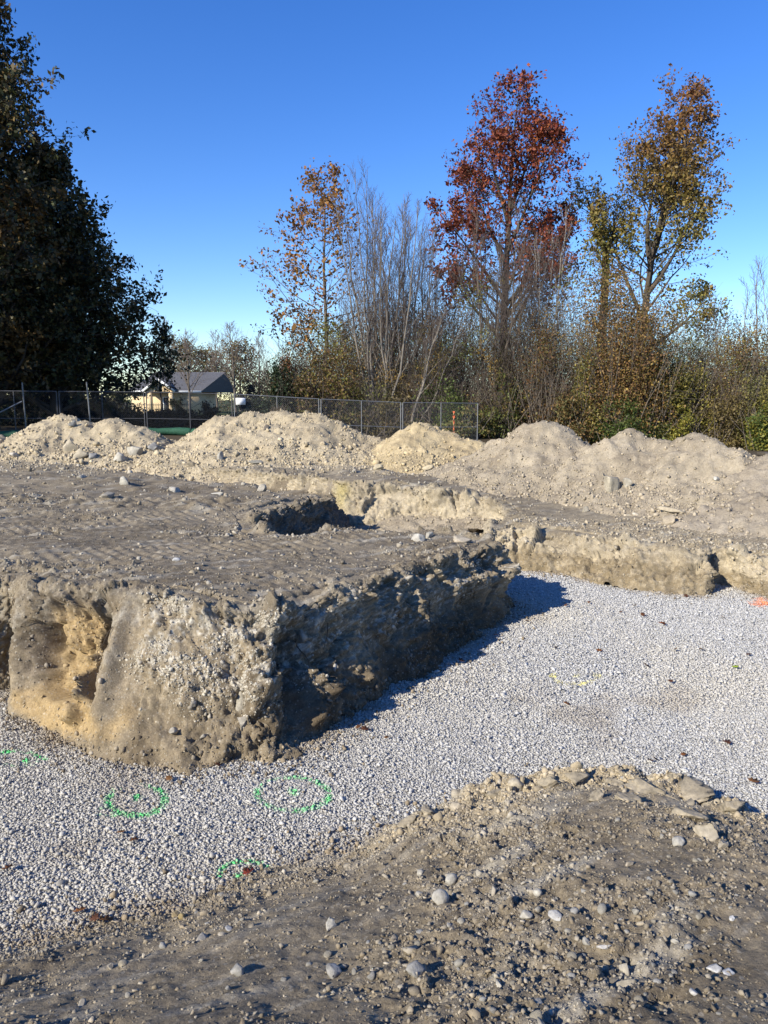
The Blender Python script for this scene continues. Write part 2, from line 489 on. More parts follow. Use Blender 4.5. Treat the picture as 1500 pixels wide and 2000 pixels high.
BANK2 = [((-9.0, 21.6, .03), (-8.9, 21.3, -.02)), ((-7.0, 20.4, .02), (-6.9, 20.05, -.16)), ((-5.1, 18.9, .0), (-4.95, 18.5, -.32)),
         ((-2.9, 17.1, .0), (-2.8, 16.8, -.34)), ((-1.35, 15.8, .0), (-1.25, 15.45, -.34)), ((-.85, 15.15, .02), (-.7, 14.6, -.8)),
         ((-.1, 15.1, -.03), (0, 14.35, -.85)), ((.5, 14.85, -.07), (.55, 14.25, -.85)), ((1.0, 14.5, -.1), (1.0, 13.95, -.85)),
         ((1.9, 14.1, -.2), (1.75, 13.5, -.85)), ((2.15, 13.2, -.28), (1.8, 13.0, -.85)), ((1.8, 12.3, -.38), (1.5, 12.2, -.88)),
         ((1.6, 11.75, -.42), (1.45, 11.4, -.92)), ((2.0, 11.85, -.42), (1.97, 11.42, -.92)), ((2.75, 11.6, -.42), (2.6, 10.95, -.92)),
         ((3.4, 11.1, -.42), (3.17, 10.36, -.92)), ((4.0, 10.6, -.44), (3.74, 9.9, -.92)), ((4.42, 10.3, -.45), (4.2, 9.7, -.92)),
         ((4.58, 10.62, -.45), (4.42, 10.35, -.92)), ((4.78, 10.6, -.47), (4.74, 10.2, -.9)), ((5.0, 10.05, -.5), (4.9, 9.62, -.9)),
         ((5.6, 9.9, -.52), (5.4, 9.25, -.92)), ((7.0, 9.3, -.55), (6.8, 8.7, -.92)), ((9.5, 8.6, -.55), (9.4, 8.0, -.92))]
def resample(pairs, step, smooth_it=3):
    A = np.array([p[0] for p in pairs], np.float64); B = np.array([p[1] for p in pairs], np.float64)
    s = np.concatenate([[0], np.cumsum(np.linalg.norm(np.diff((A + B) / 2, axis=0), axis=1))])
    n = int(s[-1] / step) + 1
    q = np.linspace(0, s[-1], n)
    a = np.stack([np.interp(q, s, A[:, k]) for k in range(3)], 1)
    b = np.stack([np.interp(q, s, B[:, k]) for k in range(3)], 1)
    w = max(1, int(0.10 / step))
    ker = np.ones(2 * w + 1) / (2 * w + 1)
    for _ in range(smooth_it):
        for arr in (a, b):
            pad = np.pad(arr, ((w, w), (0, 0)), mode='edge')
            for k in range(3):
                arr[:, k] = np.convolve(pad[:, k], ker, 'valid')
    return q, a, b
q1, T1, B1 = resample(BANK1, 0.0155)
q2, T2, B2 = resample(BANK2, 0.021)
# the dug area in plan (crest lines), closed on the near side
PIT = np.concatenate([T1[::10, :2], T2[::10, :2][(T2[::10, 0] > -.95) & (T2[::10, 1] < 15.6) | (T2[::10, 1] < 14)], np.array([(9.5, 1.0), (-8.5, 1.0)])])
def in_poly(x, y, poly):
    c = np.zeros(len(x), bool); n = len(poly); j = n - 1
    for i in range(n):
        xi, yi = poly[i]; xj, yj = poly[j]
        m = ((yi > y) != (yj > y))
        if m.any():
            xx = (xj - xi) * (y - yi) / ((yj - yi) if yj != yi else 1e-9) + xi
            c ^= m & (x < xx)
        j = i
    return c
def dist_poly(x, y, poly, closed=True):
    d = np.full(len(x), 1e9, np.float32)
    n = len(poly)
    for i in range(n if closed else n - 1):
        a = poly[i]; b = poly[(i + 1) % n]
        ab = b - a; L2 = (ab ** 2).sum() + 1e-12
        t = np.clip(((x - a[0]) * ab[0] + (y - a[1]) * ab[1]) / L2, 0, 1)
        d = np.minimum(d, (x - a[0] - t * ab[0]) ** 2 + (y - a[1] - t * ab[1]) ** 2)
    return np.sqrt(d)
CUT = np.array([t[:2] for t, b in BANK2[:6]], np.float64)
CTRL = np.array([(-8, 9, .03), (-5, 8, .03), (-3, 7, .05), (-2.5, 6.2, .1), (-1.6, 5.9, .08), (-1, 5.7, .02), (-.4, 6.3, 0), (0, 7.5, -.05), (.85, 8.4, -.08), (1.4, 9.1, -.13),
                 (0, 9, -.09), (-3, 10, 0), (-6, 12, .02), (-1.6, 9.7, -.1), (-2, 11.3, -.06), (-2, 12.5, -.04), (-1, 13.5, -.1), (-6, 17, .02), (-9, 14, .05), (-3, 15, -.02),
                 (-5, 19.3, 0), (-2.9, 17.6, 0), (-1, 16, 0), (0, 15.4, -.03), (1, 14.9, -.1), (2.1, 14.1, -.21), (2.3, 13, -.3), (2.6, 12.3, -.39), (3, 11.8, -.42), (4.4, 10.7, -.45),
                 (5.2, 10.6, -.5), (5.6, 11.4, -.45), (7, 10, -.55), (0, 20, 0), (4, 15.5, -.2), (6, 13, -.36), (8, 12, -.45), (-10, 20, .05), (-14, 25, .08), (-10, 34, .1),
                 (-5, 35, 0), (.8, 36, -.27), (4.6, 37.5, -.39), (12, 38, -.7), (10, 20, -.55), (20, 40, -.9), (-20, 40, .1), (-15, 85, .1), (20, 90, -.8), (-60, 60, .2), (60, 60, -1), (0, 140, 0), (-8, 5, 0), (9, 6, -.55)], np.float64)
def z_base(x, y):
    num = np.zeros(len(x)); den = np.zeros(len(x))
    for cx, cy, cz in CTRL:
        w = 1.0 / ((x - cx) ** 2 + (y - cy) ** 2 + 0.25) ** 1.6
        num += w * cz; den += w
    return num / den
def z_rough(x, y, fine=True):
    P = XY0(x, y)
    r = 0.040 * fbm(P, 0.55, 3) + 0.016 * fbm(P, 2.3, 3, off=5)
    hum = sstep(9.5, 12, y) * sstep(1.5, 0, x) * sstep(21, 18, y)
    r += hum * (.045 * fbm(P, 1.1, 3, off=55) + .025 * np.abs(fbm(P, 2.6, 2, off=57)))
    if fine:
        r += hum * (.09 * clods(P, 2.6, 3.3) * sstep(0, .4, fbm(P, .5, 2, off=58)) + .06 * clods(P, 5.0, 1.3) * sstep(-.1, .3, fbm(P, .7, 2, off=59)))
        r += 0.010 * fbm(P, 11.0, 3, off=9)
        m = sstep(0.0, 0.5, fbm(P, 0.8, 2, off=31))
        r += 0.035 * m * facets(P, 6.0, 4.0) + 0.016 * facets(P, 14.0, 2.0) + 0.03 * m * clods(P, 9.0, 3.0) + 0.02 * m * clods(P, 22.0, 8.0)
        # crawler track imprints across the graded ground
        ax = np.array((0.80, 0.60)); u = x * ax[0] + y * ax[1]; v = -x * ax[1] + y * ax[0]
        band = sstep(0.15, 0.45, np.sin(v * 2.6 + 0.7 * perlin(XY0(x, y) * 0.4)))
        r += (.008 + .010 * sstep(1, -1, x) * sstep(11.5, 9.5, y)) * band * (np.abs(np.sin(u * 21.0)) ** 3) * (1 - .8 * m) * sstep(5.5, 6.5, y)
    return r
def ground_z(x, y, fine=True):
    """the graded ground; inside the dug area it drops below the gravel"""
    z = z_base(x, y) + z_rough(x, y, fine)
    near = (y < 23) & (np.abs(x) < 12)
    if near.any():
        xn, yn = x[near], y[near]
        ins = in_poly(xn, yn, PIT)
        d = dist_poly(xn, yn, PIT) * np.where(ins, 1, -1)
        zz = z[near]
        # the shallow step in front of the second bank
        dc = dist_poly(xn, yn, CUT, False)
        side = (yn < np.interp(xn, CUT[:, 0], CUT[:, 1])) & (xn < -.6)
        low = 0.31 * (1 - sstep(0.9, 2.0, dc)) * sstep(-9.2, -6.0, xn)
        zz = zz - np.where(side, low, 0.0) * sstep(-0.05, 0.12, np.where(side, dc, -dc))
        zz = zz - (1.25 + zz) * sstep(-0.22, -0.05, d)
        z = z.copy(); z[near] = zz
    return z
# the near slope the camera stands on
FGX = np.array([-6, -3.0, -2.2, -1.77, -1.41, -1.0, -.79, -.51, -.14, .14, .45, .8, 1.2, 1.6, 2.0, 2.3, 3.5, 6])
FGY = np.array([2.6, 2.85, 3.02, 3.22, 3.40, 3.52, 3.70, 3.86, 4.02, 4.2, 4.36, 4.5, 4.52, 4.46, 4.2, 3.95, 3.2, 2.6])
FGZ = np.array([-.93, -.93, -.93, -.93, -.93, -.93, -.92, -.92, -.91, -.86, -.8, -.72, -.68, -.68, -.72, -.75, -.8, -.85])
def fg_z(x, y, fine=True):
    P = XY0(x, y)
    ye = np.interp(x, FGX, FGY) + 0.06 * fbm(P, 2.2, 3, off=3)
    ze = np.interp(x, FGX, FGZ)
    t = np.clip((ye - y) / np.maximum(ye - 1.4, 0.3), -1, 1.6)
    z = ze + (0.02 - ze) * np.where(t > 0, t ** 0.94 if False else np.abs(t), 0)
    over = np.clip(y - ye, 0, 1)
    z = z - over * 1.4 - sstep(0.0, 0.30, over) * 0.35
    lip = np.exp(-((ye - y - 0.12) / 0.22) ** 2) * sstep(0.1, 0.7, x)
    z = z + lip * (0.0 + 0.045 * fbm(P, 3.0, 3, off=12))
    z += 0.03 * fbm(P, 1.1, 3, off=7) + 0.012 * fbm(P, 4.5, 3, off=1)
    if fine:
        rough = sstep(-0.25, 0.35, fbm(P, 0.9, 2, off=40) + 0.55 * lip)
        z += 0.006 * fbm(P, 16, 3, off=2)
        z += rough * (0.018 * clods(P, 11.0, 1.0) + 0.022 * facets(P, 11.0, 3.0) + 0.013 * facets(P, 24.0, 6.0)) + 0.006 * facets(P, 45.0, 2.5) + 0.006 * clods(P, 50.0, 2.5)
        z += lip * 0.04 * clods(P, 5.5, 4.0) + lip * 0.08 * facets(P, 4.2, 2.0) + lip * .05 * facets(P, 10.0, 1.0) + 0.014 * rough * fracture(P, 14.0, 5.0)
    return z

GREY = np.array((0.212, 0.175, 0.122)); DARK = np.array((0.118, 0.094, 0.064)); TAN = np.array((0.335, 0.275, 0.18))
CREAM = np.array((0.46, 0.385, 0.265)); OCHRE = np.array((0.33, 0.235, 0.115)); PALE = np.array((0.45, 0.41, 0.33))
def mixc(a, b, t):
    t = np.asarray(t)[..., None]
    return a * (1 - t) + b * t
def soil_tint(V, tan=0.0):
    a = fbm(V, 0.7, 4, off=21); b = fbm(V, 3.2, 4, off=4); c = fbm(V, 14, 3, off=14)
    t = mixc(np.broadcast_to(GREY, V.shape), DARK, np.clip(0.35 + 0.8 * a + 0.35 * b, 0, 1))
    t = mixc(t, TAN, np.clip(tan + 0.45 * b - 0.05 + 0.25 * c, 0, 1) * np.clip(0.45 + tan, 0, 1))
    st = fbm(np.stack([V[:, 0] * .8 + V[:, 1] * .6, (V[:, 1] * .8 - V[:, 0] * .6) * 5.0, V[:, 2] * 0], 1), 1.2, 4, off=71)
    t = mixc(t, PALE * .8, np.clip(st - .15, 0, .6))
    return t * (1 + 0.16 * c)[:, None]

def height_patch(name, x0, x1, y0, y1, step, fn, tint_fn, mat, drop_from=None):
    xs = np.arange(x0, x1 + step, step); ys = np.arange(y0, y1 + step, step)
    X, Y = np.meshgrid(xs, ys, indexing='ij')
    x = X.ravel(); y = Y.ravel()
    z = fn(x, y)
    V = np.stack([x, y, z], 1).astype(np.float32)
    F = grid_faces(len(xs), len(ys))
    return V, F
STRUCT = 'structure'
# near slope
Vf, Ff = height_patch('', -3.0, 3.2, 0.7, 5.2, 0.0138, fg_z, None, None)
Pf = Vf.copy(); Pf[:, 2] *= 0.3
ye_ = np.interp(Vf[:, 0], FGX, FGY)
lipc = np.exp(-((ye_ - Vf[:, 1] - 0.15) / 0.35) ** 2) * sstep(-0.4, 0.7, Vf[:, 0])
Cf = soil_tint(Pf, 0.22 + 0.75 * lipc)
keep = (Vf[Ff].min(axis=1)[:, 2] > -1.35)
o = link('foreground_soil', mesh_np('foreground_soil', Vf, Ff[keep], Cf, False, [M_soil])); tag(o, 'grey brown bare soil slope in front of the gravel', kind=STRUCT)
Ff = Ff[keep]

# graded ground, near and far patches
Va, Fa = height_patch('', -8.2, 8.6, 5.3, 12.6, 0.028, ground_z, None, None)
def prune(V, F, lim=-1.1):
    return F[V[F].max(axis=1)[:, 2] > lim]
Fa = prune(Va, Fa)
Ca = soil_tint(Va, 0.16 + 0.35 * sstep(1.5, 2.5, Va[:, 0]))
o = link('graded_soil', mesh_np('graded_soil', Va, Fa, Ca, True, [M_soil])); tag(o, kind=STRUCT)
Vb, Fb = height_patch('', -15, 13, 12.5, 27, 0.075, ground_z, None, None)
Vb[:, 2] -= 0.012 * (Vb[:, 1] < 12.7)
Fb = prune(Vb, Fb)
Cb = soil_tint(Vb, 0.16 + 0.55 * sstep(15.5, 19.0, Vb[:, 1]) + 0.3 * sstep(1.0, 3, Vb[:, 0]))
o = link('rear_graded_soil', mesh_np('rear_graded_soil', Vb, Fb, Cb, True, [M_soil])); tag(o, kind=STRUCT)
# ground out to the horizon (grass and leaf litter behind the fence)
xs = np.concatenate([np.linspace(-2500, -140, 14), np.arange(-130, 131, 2.0), np.linspace(140, 2500, 14)])
ys = np.concatenate([np.array([26.6]), np.arange(27, 130, 1.5), np.linspace(140, 3500, 16)])
X, Y = np.meshgrid(xs, ys, indexing='ij')
x, y = X.ravel(), Y.ravel()
z = np.where(y < 200, ground_z(x, np.minimum(y, 150), False), 0.0) - 0.02
V = np.stack([x, y, z], 1)
lawn = np.array((0.055, 0.075, 0.022)); litter = np.array((0.085, 0.062, 0.035))
g = np.clip(sstep(44, 60, y) * (x < 0) + 0.3 * fbm(XY0(x, y), 0.15, 3), 0, 1)
C = mixc(np.broadcast_to(litter, V.shape), lawn, g) * (1 + 0.25 * fbm(XY0(x, y), 0.8, 3))[:, None]
o = link('ground', mesh_np('ground', V, grid_faces(len(xs), len(ys)), np.clip(C, 0.01, 1), True, [M_far])); tag(o, kind=STRUCT)
V, F = box_vf(5000, 3600, 0.2, (0, -1650, -1.55))
o = link('lower_ground', mesh_np('lower_ground', V, F, np.broadcast_to(GREY, V.shape), False, [M_far])); tag(o, kind=STRUCT)
for sgn in (-1, 1):
    V, F = box_vf(2400, 26.8, 0.2, (sgn * (1200 + (15 if sgn < 0 else 13)), 13.4, -0.3))
    o = link('site_ground', mesh_np('site_ground', V, F, np.broadcast_to(GREY, V.shape), False, [M_far])); tag(o, kind=STRUCT)

# ------------------------------------------------------------------ dug banks: ribbons that wrap over the crest and down to the foot
def bank(name, q, T, B, rows_top, rows_wall, tint_fn, shape_fn, lab):
    n = len(q)
    tin = np.linspace(-1, 0, rows_top, endpoint=False)
    tw = np.linspace(0, 1.12, rows_wall)
    t = np.concatenate([tin, tw])
    out = B[:, :2] - T[:, :2]
    tang = np.gradient((T + B)[:, :2] / 2, axis=0)
    nrm = np.stack([tang[:, 1], -tang[:, 0]], 1); nrm /= np.linalg.norm(nrm, axis=1, keepdims=True) + 1e-9
    ww = 25
    pad = np.pad(nrm, ((ww, ww), (0, 0)), mode='edge')
    nrm = np.stack([np.convolve(pad[:, k], np.ones(2 * ww + 1) / (2 * ww + 1), 'valid') for k in range(2)], 1)
    nrm /= np.linalg.norm(nrm, axis=1, keepdims=True) + 1e-9
    V = np.zeros((n, len(t), 3)); 
    S = np.repeat(q[:, None], len(t), 1); TT = np.repeat(t[None], n, 0)
    for j, tt in enumerate(t):
        if tt < 0:
            V[:, j, :2] = T[:, :2] + nrm * (tt * 0.5)
            V[:, j, 2] = T[:, 2] - 0.015 * (-tt) ** 2
        else:
            h = tt ** 1.15
            V[:, j, :2] = T[:, :2] + out * (0.25 * tt ** 0.5 + 0.75 * tt ** 1.25)
            V[:, j, 2] = T[:, 2] + (B[:, 2] - T[:, 2]) * h
    # the inner lip follows the graded ground
    top = TT < 0
    xg = V[..., 0][top]; yg = V[..., 1][top]
    zg = z_base(xg, yg) + z_rough(xg, yg)
    k = sstep(0.0, 0.7, -TT[top])
    V[..., 2][top] = V[..., 2][top] * (1 - k) + (zg - 0.03 * k) * k
    F = grid_faces(n, len(t))
    V = V.reshape(-1, 3).astype(np.float32)
    if np.dot(normals_of(V, F)[len(V) // 2], (0, 0, 1)) < 0 and False: F = F[:, ::-1]
    Nn = normals_of(V, F)
    # make normals face out of the earth
    s0 = (Nn.reshape(n, len(t), 3)[:, rows_top + rows_wall // 2, :2] * nrm).sum()
    if s0 < 0:
        F = F[:, ::-1]; Nn = -Nn
    tf = TT.ravel(); sf = S.ravel()
    disp = shape_fn(V, sf, tf)
    V = V + Nn * disp[:, None].astype(np.float32)
    C = tint_fn(V, sf, tf, disp)
    o = link(name, mesh_np(name, V, F, np.clip(C, 0.012, 0.85), False, [M_soil]))
    tag(o, lab, kind=STRUCT)
    return V, F, tf, sf
def rough_wall(V, s, t, amp=1.0):
    wall = sstep(-0.25, 0.15, t)
    crest = np.exp(-((t - 0.05) / 0.22) ** 2)
    d = 0.10 * fbm(V, 1.3, 3, off=2) + 0.05 * fbm(V, 4.0, 3, off=6)
    groove = perlin(np.stack([s * 5.0, t * 0.7, np.zeros_like(s)], 1))
    d += 0.035 * groove * wall
    m = sstep(-0.45, 0.2, fbm(V, 1.6, 2, off=50))
    d += 0.020 * m * clods(V, 7.0, 2.0) + 0.014 * clods(V, 30.0, 7.0)
    d += 0.13 * (1 - .75 * sstep(.5, 1.0, t)) * facets(V, 1.7, 5.0) + 0.065 * m * facets(V, 3.6, 3.0) + 0.034 * (.3 + .7 * m) * facets(V, 8.0, 6.0) + 0.036 * (.4 + .6 * m) * facets(V, 17.0, 9.0) + 0.025 * facets(V, 34.0, 4.0)
    d += 0.09 * crest * fbm(V, 3.0, 4, off=77) + 0.10 * crest * facets(V, 6.0, 9.5) + 0.05 * crest * clods(V, 9.0, 9.5)
    d += 0.012 * fbm(V, 30, 2, off=8)
    return d * wall * amp + 0.3 * d * (1 - wall) * 0.4
def blob(V, c, r):
    return np.exp(-(((V - np.array(c)) / np.array(r)) ** 2).sum(1))
def ellip(V, c, r, a=.72, b=1.12):
    return 1 - sstep(a, b, np.sqrt((((V - np.array(c)) / np.array(r)) ** 2).sum(1)))
def shape1(V, s, t):
    d = rough_wall(V, s, t)
    slick = np.clip(blob(V, (-2.0, 5.6, -.42), (.20, .7, .6)) + blob(V, (-3.0, 6.1, -.45), (.13, .6, .6)) + .9 * blob(V, (-2.55, 5.5, -.82), (.5, .5, .14)), 0, 1)
    face = sstep(-0.9, -1.4, V[:, 0]) * (V[:, 1] < 7)
    d = d * (1 - 0.22 * face) * (1 - 0.8 * slick)
    W = V + 0.07 * np.stack([perlin(V * 3.0 + k) for k in (1.0, 5.0, 9.0)], 1)
    hol = ellip(W, (-2.52, 5.9, -.38), (.36, .8, .36))
    d -= 0.22 * hol
    d += 0.13 * blob(V, (-2.06, 5.62, -.40), (.08, .6, .5)) + 0.12 * blob(V, (-2.98, 6.1, -.45), (.08, .6, .5))
    d += hol * (0.10 * facets(V, 4.0, 1.5) + 0.03 * facets(V, 12.0, 2.2))
    d -= 0.20 * ellip(W, (-2.27, 5.6, -.16), (.10, .5, .20))
    d += 0.22 * ellip(W, (-2.32, 5.6, -.50), (.13, .5, .17)) * (.6 + .8 * clods(V, 6.0, 3.0))
    d -= 0.16 * ellip(W, (-2.17, 5.5, -.50), (.07, .5, .15))
    d += 0.12 * ellip(W, (-2.42, 5.4, -.72), (.13, .5, .10))
    d -= 0.30 * blob(V, (-.64, 5.5, -.42), (.11, .5, .40))
    d += 0.14 * ellip(W, (-.50, 5.5, -.62), (.13, .4, .22)) + .12 * ellip(W, (-.95, 5.3, -.5), (.10, .4, .14))
    d += 0.12 * blob(V, (-.84, 5.3, -.3), (.10, .3, .25)) + 0.10 * blob(V, (-.48, 5.6, -.16), (.16, .3, .12))
    bench = np.exp(-((t - 0.42) / 0.13) ** 2) * sstep(.2, .9, V[:, 0]) * (V[:, 1] < 9.2)
    d += 0.14 * bench
    return d
def tint1(V, s, t, d):
    a = fbm(V, 1.1, 3, off=60); b = fbm(V, 5.0, 4, off=61); c = fbm(V, 18.0, 3, off=62)
    top = sstep(0.15, -0.1, t)
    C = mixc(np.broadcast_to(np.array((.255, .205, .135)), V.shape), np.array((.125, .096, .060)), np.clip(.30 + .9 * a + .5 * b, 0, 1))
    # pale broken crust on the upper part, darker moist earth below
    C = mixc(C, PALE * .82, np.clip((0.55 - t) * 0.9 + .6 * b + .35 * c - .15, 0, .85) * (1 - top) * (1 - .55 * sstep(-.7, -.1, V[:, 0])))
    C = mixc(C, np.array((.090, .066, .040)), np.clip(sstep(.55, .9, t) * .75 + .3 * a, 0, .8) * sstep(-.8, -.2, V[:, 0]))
    och = np.clip(1.35 * blob(V, (-2.52, 5.75, -.34), (.36, .6, .40)) + 1.0 * blob(V, (-2.6, 5.6, -.80), (.7, .7, .15)) + .5 * blob(V, (-1.9, 5.3, -.6), (.14, .4, .3)) + .25 * b - .12, 0, 1)
    och = sstep(.25, .75, och) * .95
    och *= (V[:, 0] < -1.4) & (V[:, 1] < 7)
    C = mixc(C, OCHRE * 1.05, och)
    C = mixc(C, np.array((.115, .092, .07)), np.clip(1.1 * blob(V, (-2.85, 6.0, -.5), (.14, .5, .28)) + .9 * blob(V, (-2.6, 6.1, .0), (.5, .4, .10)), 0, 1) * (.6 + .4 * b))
    spk = sstep(.28, .5, fbm(V, 26.0, 2, off=90) + .3 * b) * sstep(-2.0, -1.7, V[:, 0]) * (1 - top) * sstep(.75, .45, t)
    C = mixc(C, np.array((.52, .48, .40)), .8 * spk)
    C = mixc(C, soil_tint(V, .25), top)
    # shade darkened into the colour of the trench's end bank, turned from the sun
    C = mixc(C, np.array((.135, .112, .085)) * (1 + .5 * b)[:, None], (V[:, 1] > 9.4) * (V[:, 0] < -.3) * sstep(-.1, .2, t) * .85)
    return C * (1 + .2 * c)[:, None]
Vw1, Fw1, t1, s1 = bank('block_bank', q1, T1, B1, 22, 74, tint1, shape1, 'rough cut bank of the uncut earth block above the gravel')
def shape2(V, s, t):
    d = rough_wall(V, s, t, 1.0) + .10 * fbm(V, .9, 3, off=120) * sstep(-.2, .2, t)
    far = sstep(12.5, 14.5, V[:, 1])
    d += 0.08 * blob(V, (1.1, 14.4, -.25), (.35, .6, .14)) - .08 * blob(V, (.75, 14.5, -.42), (.25, .6, .1))
    d -= 0.12 * blob(V, (2.05, 11.5, -.6), (.05, .4, .3))
    return np.clip(d, -.12, .3)
def tint2(V, s, t, d):
    a = fbm(V, .9, 3, off=70); b = fbm(V, 4.2, 4, off=71); c = fbm(V, 16.0, 3, off=72)
    top = sstep(0.12, -0.15, t)
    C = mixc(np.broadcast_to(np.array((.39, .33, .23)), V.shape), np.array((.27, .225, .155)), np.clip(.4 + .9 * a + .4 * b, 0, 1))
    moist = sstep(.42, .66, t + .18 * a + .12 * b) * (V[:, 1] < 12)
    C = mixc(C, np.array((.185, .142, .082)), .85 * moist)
    C = mixc(C, CREAM, np.clip(.5 * b + .3 * c, 0, .5))
    C = mixc(C, soil_tint(V, .4), np.clip(.25 + .7 * fbm(V, 1.7, 3, off=130) - .5 * sstep(.1, .5, t), 0, .8))
    C = mixc(C, np.array((.36, .30, .10)), .6 * blob(V, (-.85, 15.0, -.2), (.16, .6, .3)))
    C = mixc(C, soil_tint(V, .45), top)
    return C * (1 + .18 * c)[:, None]
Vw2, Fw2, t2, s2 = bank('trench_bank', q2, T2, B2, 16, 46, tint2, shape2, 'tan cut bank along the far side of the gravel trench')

# ------------------------------------------------------------------ gravel bed and gravel
GZ = -0.93
x = np.arange(-9.5, 10.0, 0.12); y = np.arange(1.5, 15.8, 0.12)
X, Y = np.meshgrid(x, y, indexing='ij')
def gravel_z(x, y):
    return GZ + 0.02 * fbm(XY0(x, y), 0.5, 3, off=3) + 0.10 * sstep(11.5, 13.5, y) * (np.asarray(x) < 2.5)
xx, yy = X.ravel(), Y.ravel()
V = np.stack([xx, yy, gravel_z(xx, yy)], 1)
C = np.broadcast_to(np.array((.36, .345, .32)), V.shape)
o = link('gravel_bed', mesh_np('gravel_bed', V, grid_faces(len(x), len(y)), C, True, [M_bed])); tag(o, kind=STRUCT)

rg = np.random.default_rng(5)
def gravel_points(step, y0, y1, x0, x1, size):
    nx = int((x1 - x0) / step); ny = int((y1 - y0) / (step * 0.87))
    gx, gy = np.meshgrid(np.arange(nx), np.arange(ny), indexing='ij')
    px = x0 + (gx + 0.5 * (gy % 2)) * step; py = y0 + gy * step * 0.87
    px = px.ravel() + rg.uniform(-.5, .5, px.size) * step; py = py.ravel() + rg.uniform(-.5, .5, py.size) * step
    # keep what the trench really shows
    ok = (np.abs(px) < 0.62 * py + 2.6)
    ok &= py > np.interp(px, FGX, FGY) - 0.12
    px, py = px[ok], py[ok]
    ins = in_poly(px, py, PITFOOT) | (dist_poly(px, py, PITFOOT) < .30)
    px, py = px[ins], py[ins]
    s = size * np.exp(rg.normal(0, .30, len(px)))
    pz = gravel_z(px, py) + s * rg.uniform(-.05, .38, len(px))
    return np.stack([px, py, pz], 1), s
PITFOOT = np.concatenate([B1[::12, :2], B2[::12, :2][(B2[::12, 0] > -.9) & (B2[::12, 1] < 15)], np.array([(9.4, 1.0), (-8.6, 1.0)])])
cen = PITFOOT.mean(0)
G1, S1 = gravel_points(0.0125, 2.5, 6.2, -6.2, 6.6, 0.0190)
G2, S2 = gravel_points(0.0155, 6.2, 11.6, -6.5, 9.0, 0.0220)
G3, S3 = gravel_points(0.05, 11.4, 14.6, -1.2, 2.2, 0.045)
GP = np.concatenate([G1, G2, G3]); GS = np.concatenate([S1, S2, S3])
GE = rot_mats(len(GP), rg, 0.5)
warm = np.clip(.5 - .28 * GP[:, 0] + .5 * fbm(GP, .5, 3, off=9), 0, 1)
base = mixc(np.broadcast_to(np.array((.465, .455, .43)), GP.shape), np.array((.49, .46, .40)), warm)
tone = np.clip(rg.normal(1.0, .11, len(GP)), .65, 1.4)
tone = np.where(rg.random(len(GP)) < .10, tone * .62, tone)
GS *= np.where(rg.random(len(GS)) < .01, rg.uniform(1.3, 1.8, len(GS)), 1)
dusty = np.clip(fbm(GP, .45, 3, off=33), 0, 1) * (GP[:, 0] > 0)
GC = mixc(base * tone[:, None], np.array((.55, .50, .40)), .5 * dusty)
dbank = dist_poly(GP[:, 0], GP[:, 1], PITFOOT)
dfg = np.clip(GP[:, 1] - np.interp(GP[:, 0], FGX, FGY), 0, 9)
dedge = np.minimum(dbank, dfg)
ksoil = np.clip(np.exp(-dedge / .13) * (.55 + .8 * fbm(GP, 2.5, 3, off=19)), 0, .75)
ksoil = np.maximum(ksoil, np.clip(.9 * fbm(GP, .9, 4, off=91) - .38, 0, .35))
GC = mixc(GC, np.array((.27, .21, .135)), ksoil)
sp = np.where((dedge < .55) & (rg.random(len(GP)) < .16 * np.exp(-dedge / .16)))[0]
scatter('spilled_crumbs', GP[sp] + (0, 0, .012), rot_mats(len(sp), rg), np.minimum(.016 * np.exp(rg.normal(0, .55, len(sp))), .06), np.array((.25, .20, .135)) * np.clip(rg.normal(1, .2, (len(sp), 1)), .5, 1.5), 'clod_stone', CLOD, M_inst)
# sprayed survey rings: the painted stones are their own object
def ell(px, py, rx, ry, rot=0.0):
    c = np.array(at_z(px, py, GZ)[:2]); ex = np.array(at_z(px + rx, py, GZ)[:2]) - c; ey = np.array(at_z(px, py - ry, GZ)[:2]) - c
    d = GP[:, :2] - c
    M = np.linalg.inv(np.stack([ex, ey], 1))
    w = d @ M.T
    cr, sr = math.cos(rot), math.sin(rot)
    w = np.stack([w[:, 0] * cr + w[:, 1] * sr, -w[:, 0] * sr + w[:, 1] * cr], 1)
    return np.hypot(w[:, 0], w[:, 1]), np.arctan2(w[:, 1], w[:, 0])
marks = []
def ring(px, py, rx, ry, width, rot, keepf, dens=.8):
    r, a = ell(px, py, rx, ry, rot)
    return np.exp(-((r - 1) / width) ** 2) * keepf(a) * dens * .85
def dot(px, py, rx, ry, dens=.85):
    r, a = ell(px, py, rx, ry)
    return np.exp(-r ** 2 * 1.2) * dens
GREEN = np.array((.08, .56, .155)); YEL = np.array((.72, .64, .14)); ORA = np.array((.85, .26, .10))
full = lambda a: np.ones_like(a)
GG = 'green spray paint marks on the gravel'
marks.append(('spray_paint_ring', 'closed green spray paint ring with a green dot inside', GG, GREEN, [('painted_ring', ring(572, 1551, 70, 31, .13, 0, lambda a: np.where(np.abs(a + 2.3) < .7, .55, 1))), ('painted_dot', dot(577, 1548, 14, 8))]))
marks.append(('spray_paint_ring', 'tilted narrow green spray paint loop with a tail', GG, GREEN, [('painted_ring', ring(268, 1563, 56, 29, .17, .25, lambda a: np.where(np.abs(a - 1.3) < .7, .45, 1))), ('painted_dot', dot(267, 1560, 14, 8)), ('painted_tail', ring(212, 1586, 22, 8, .6, 0, lambda a: .45 * np.ones_like(a)))]))
